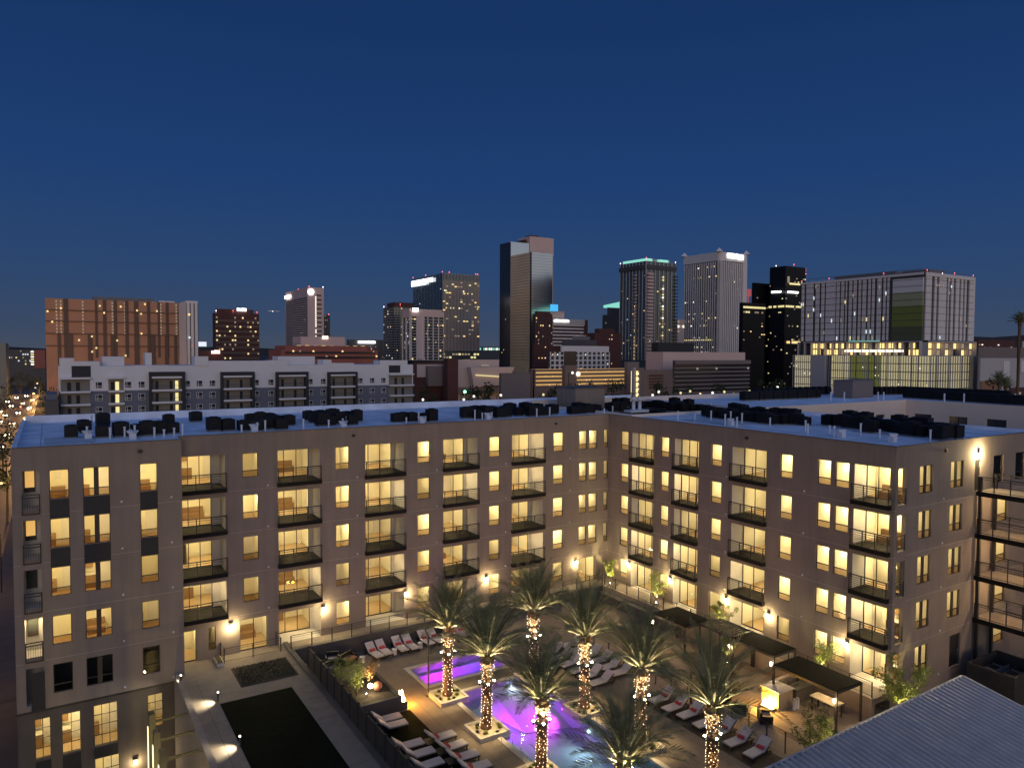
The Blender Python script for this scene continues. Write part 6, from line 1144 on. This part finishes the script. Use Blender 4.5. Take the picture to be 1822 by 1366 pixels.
for i, (px, py, m_) in enumerate(((745, 712, 'lit_white'), (818, 712, 'lit_white'), (836, 706, 'lit_white'), (884, 704, 'lit_white'), (960, 703, 'lit_yellow'), (1155, 704, 'lit_white'), (1166, 698, 'lit_white'), (1205, 700, 'lit_yellow'), (1222, 697, 'lit_yellow'), (1240, 702, 'lit_warm'), (1262, 700, 'lit_white'), (1283, 698, 'lit_yellow'), (1300, 702, 'lit_yellow'), (1316, 699, 'lit_warm'), (1328, 697, 'lit_yellow'), (1370, 693, 'lit_yellow'), (1378, 690, 'lit_white'), (820, 698, 'green_signal'), (1012, 664, 'lit_white'), (1064, 700, 'lit_white'), (1420, 698, 'lit_warm'))):
    D = 160; P = PD(px, py, D); street_light(P, max(3, P.z-GZ), 'small lit lamp among the trees '+('below the cream museum' if px < 900 else 'in front of the parking garage' if px < 1190 else 'in front of the ribbed office and black towers'), m_, .28, 'lamps among the trees')
# street on the far left
rd = MB(); rd.box(-71, -53, -300, 2600, GZ+.004, GZ+.012); struct('road', rd, MT['asphalt']); sw = MB(); sw.box(-53, -48.75, -300, 2600, GZ, GZ+.14); sw.box(-75.5, -71, -300, 2600, GZ, GZ+.14); struct('sidewalk', sw, MT['sidewalk'])
lm = MB()
for k in range(120): lm.box(-62.1, -61.95, -60+9*k, -57+9*k, GZ+.016, GZ+.018); lm.box(-57.6, -57.5, -60+9*k, -57+9*k, GZ+.016, GZ+.018); lm.box(-66.6, -66.5, -60+9*k, -57+9*k, GZ+.016, GZ+.018)
struct('road_markings', lm, MT['road_paint'])
def make_car(label, group, col):
    e = empty('parked_car' if 'parked' in label else 'car', (0, 0, 0), label, 'car', group); mb_ = MT.get(col) or mat(col, {'car_white': (.6, .6, .6), 'car_dark': (.03, .03, .035), 'car_silver': (.3, .31, .33)}[col], .3, metal=.3); m = MB()
    prof = [(-2.2, .35), (-2.25, .75), (-2.0, .95), (-1.3, 1.0), (-.7, 1.42), (.9, 1.45), (1.5, 1.05), (2.15, .95), (2.25, .6), (2.2, .35)]; k = len(prof)   # front at -Y
    for s in (-1, 1): m.v += [(s*(.88 if z < 1.1 else .68), y, z) for y, z in prof]
    m.f += [tuple(range(k)), tuple(range(2*k-1, k-1, -1))] + [(i, (i+1) % k, k+(i+1) % k, k+i) for i in range(k)]; m.m += [0]*len(m.f); m.build('body', mb_, e)
    m = MB()
    for s in (-1, 1): m.poly((s*.80, -.95, 1.08), (s*.80, 1.2, 1.08), (s*.70, .85, 1.40), (s*.70, -.62, 1.38))
    m.poly((-.7, -1.24, 1.06), (.7, -1.24, 1.06), (.62, -.74, 1.42), (-.62, -.74, 1.42)); m.build('windows', MT['dark_glass'], e)
    for sx in (-.86, .86):
        for y in (-1.4, 1.4): m = MB(); m.tube([(sx-.1, y, .33), (sx+.1, y, .33)], .33, 12); m.build('wheel', MT['wicker'], e)
        m = MB(); m.ball((sx*.72, -2.27, .68), .24); m.build('headlight', MT['head_light'], e); m = MB(); m.ball((sx*.78, 2.2, .8), .2); m.build('tail_light', MT['tail_light'], e)
    return e
rg = random.Random(12); cars = [('car_white', 0), ('car_dark', 0), ('car_silver', 0)]; protos = {}
spots = [(-67.5, 175, 0), (-64.5, 190, 0), (-67.5, 206, 0), (-64.3, 228, 0), (-67.6, 246, 0), (-64.4, 262, 0), (-67.4, 290, 0), (-64.5, 318, 0), (-64.2, 352, 0), (-67.4, 380, 0), (-64.3, 420, 0), (-59.8, 182, 1), (-55.6, 199, 1), (-59.7, 221, 1), (-55.6, 240, 1), (-59.6, 258, 1), (-55.5, 284, 1), (-59.8, 305, 1), (-55.5, 330, 1), (-59.6, 366, 1), (-55.6, 400, 1), (-59.7, 440, 1), (-67.5, 460, 0), (-64.4, 500, 0), (-55.6, 470, 1), (-59.7, 520, 1)]
for i, (x, y, away) in enumerate(spots):
    c = cars[i % 3][0]; lb = ('%s car %s on the street at the far left' % ({'car_white': 'white', 'car_dark': 'dark', 'car_silver': 'silver'}[c], 'driving away with red tail lights' if away else 'driving towards the camera with headlights on')); key = (c, away)
    if key not in protos: protos[key] = o = make_car(lb, lb.replace(' car ', ' cars '), c)
    else: o = dup(protos[key], (0, 0, 0))
    o.location = (x, y, GZ+.015); o.rotation_euler[2] = 0
k = 0
for y in (20, 55, 95, 140, 185, 235, 285, 340, 400, 470, 540):
    for x, sg in ((-52.2, -1), (-72, 1)):
        e = empty('street_lamp', (x, y, GZ), 'orange street lamp on the '+('right' if x > -60 else 'left')+' pavement of the far-left street', 'street lamp', 'orange street lamps on the '+('right' if x > -60 else 'left')+' pavement'); m = MB(); m.tube([(x, y, GZ), (x, y, GZ+7.5), (x+sg*1.6, y, GZ+8.1)], [.1, .07, .05], 6); m.build('pole', MT['dark_metal'], e); m = MB(); m.ball((x+sg*1.7, y, GZ+7.95), .22 if y < 150 else .5); m.build('lamp_head', MT['lit_white' if k % 3 == 0 else 'lit_warm'], e)
        light('lamp_light', 'POINT', (x+sg*1.7, y, GZ+7.5), 16000 if y > 150 else 700, (1, .5, .14), e, size=.3); k += 1
for i, (x, y) in enumerate(((-70.5, 215), (-53.6, 330), (-70.5, 330))):
    e = empty('traffic_signal', (x, y, GZ), 'traffic signal showing red '+('nearest on the left pavement', 'farther along the right pavement', 'farther along the left pavement')[i]+' of the far-left street', 'traffic light'); m = MB(); m.tube([(x, y, GZ), (x, y, GZ+5.5), (x+(4 if x < -60 else -4), y, GZ+5.8)], .09, 6); m.build('pole', MT['dark_metal'], e); m = MB(); xx = x+(4 if x < -60 else -4); m.box(xx-.2, xx+.2, y-.2, y+.2, GZ+4.9, GZ+5.9); m.build('signal_box', MT['dark_metal'], e); m = MB(); m.ball((xx, y-.25, GZ+5.7), .22); m.build('red_lamp', MT['tail_light'], e)
# buildings along that street
mat('grey_green', (.22, .24, .21), .85); T = Tower('grey_left_block', 'plain grey block cut by the left edge of the picture', 'building', -60, -60, 10, 610, 420, 'grey_green', 40)
T = Tower('lit_mid_block', 'mid-rise block with lit stairwell windows beyond the street', 'building', 10, 10, 80, 622, 620, 'tower_dark', 30); T.panel('f', .72, 1, T.z(660), T.z1-.3, .01, .5, 'brick_red', 'brick_bay'); T.lit('f', T.z(655), T.z(628), 1, 6, 6, ['lit_white', 'lit_yellow'], .8, .5, .62, .72, d=.6); T.lit('f', T.z(655), T.z(626), 12, 5, 14, ['lit_yellow', 'lit_dim', 'lit_cool'], .6, .4, .0, .7, d=.3)
for i, (px, py, r_, D) in enumerate(((20, 672, 4, 420), (36, 668, 4.5, 400), (55, 670, 4, 410), (70, 676, 3.5, 380), (8, 700, 5, 300), (92, 700, 4, 250), (98, 716, 3.5, 190), (3, 760, 4, 170), (10, 800, 3.2, 130))): P = PD(px, py, D); far_tree((P.x, P.y, GZ), P.z-GZ+2, r_, 'dark street tree beside the far-left street', 90+i, 'dark street trees at the far left')
T = Tower('dark_corner_shop', 'dark low building beside the left end of the slate apartments', 'building', 79, 79, 104, 712, 170, 'tower_dark', 20); T.top(.1, .95, .1, .9, 1.2, 'apt_blue', 'roof_plant')
# hills
hl_ = MB(); rg = random.Random(2)
def hills(px0, px1, D, tops, name, label):
    n = len(tops); m = MB(); pts = []
    for i, t in enumerate(tops): px = px0+(px1-px0)*i/(n-1); P = PD(px, t, D); pts.append(P)
    for i in range(n-1):
        a, b = pts[i], pts[i+1]; back = Vector((FW.x, FW.y, 0))*900
        m.poly((a.x, a.y, GZ-20), (b.x, b.y, GZ-20), b, a); m.poly(a, b, (b.x+back.x, b.y+back.y, GZ-20), (a.x+back.x, a.y+back.y, GZ-20))
    o = m.build(name, mat('hill_'+name, (.03, .035, .05), .95)); o['kind'] = 'structure'; return o
hills(-200, 900, 5200, [622, 619, 616, 621, 617, 620, 616, 621, 618, 622, 619, 622], 'hills', '')
hills(850, 2100, 5200, [624, 622, 623, 618, 616, 615, 612, 610, 606, 601, 597, 600, 594, 598, 604, 608], 'mountains', '')
# palm silhouettes at the right edge
for i, (px, py, D) in enumerate(((1815, 560, 150), (1778, 668, 185), (1790, 676, 180))):
    P = PD(px, py, D); make_palm(60+i, P.z-GZ-1.5, ('tall slim palm rising above the roofs at the very right edge', 'palm in front of the grey box, left one', 'palm in front of the grey box, right one')[i], (P.x, P.y, GZ), 2.2)
# airliner on approach, seen as a point of light over the skyline
P = PD(487, 554, 2500); ap = empty('airplane', P, 'tiny airplane with bright white landing lights in the sky left of the pale hotel', 'airplane'); m = MB(); m.tube([P+Vector((-20, 0, 0)), P+Vector((-17, 0, .3)), P+Vector((14, 0, .3)), P+Vector((20, 0, 1.5))], [.5, 2, 2, .4], 10); m.build('fuselage', MT['white_plastic'], ap); m = MB(); m.poly(P+Vector((-3, 0, 0)), P+Vector((4, -17, 1)), P+Vector((7, -17, 1)), P+Vector((4, 0, 0))); m.poly(P+Vector((-3, 0, .2)), P+Vector((4, 17, 1)), P+Vector((7, 17, 1)), P+Vector((4, 0, .2))); m.build('wing', MT['white_plastic'], ap)
m = MB()
for y in (-3, 3): m.ball(P+Vector((-5, y-2, 0)), 1.1)
m.build('landing_light', MT['sign_white'], ap)
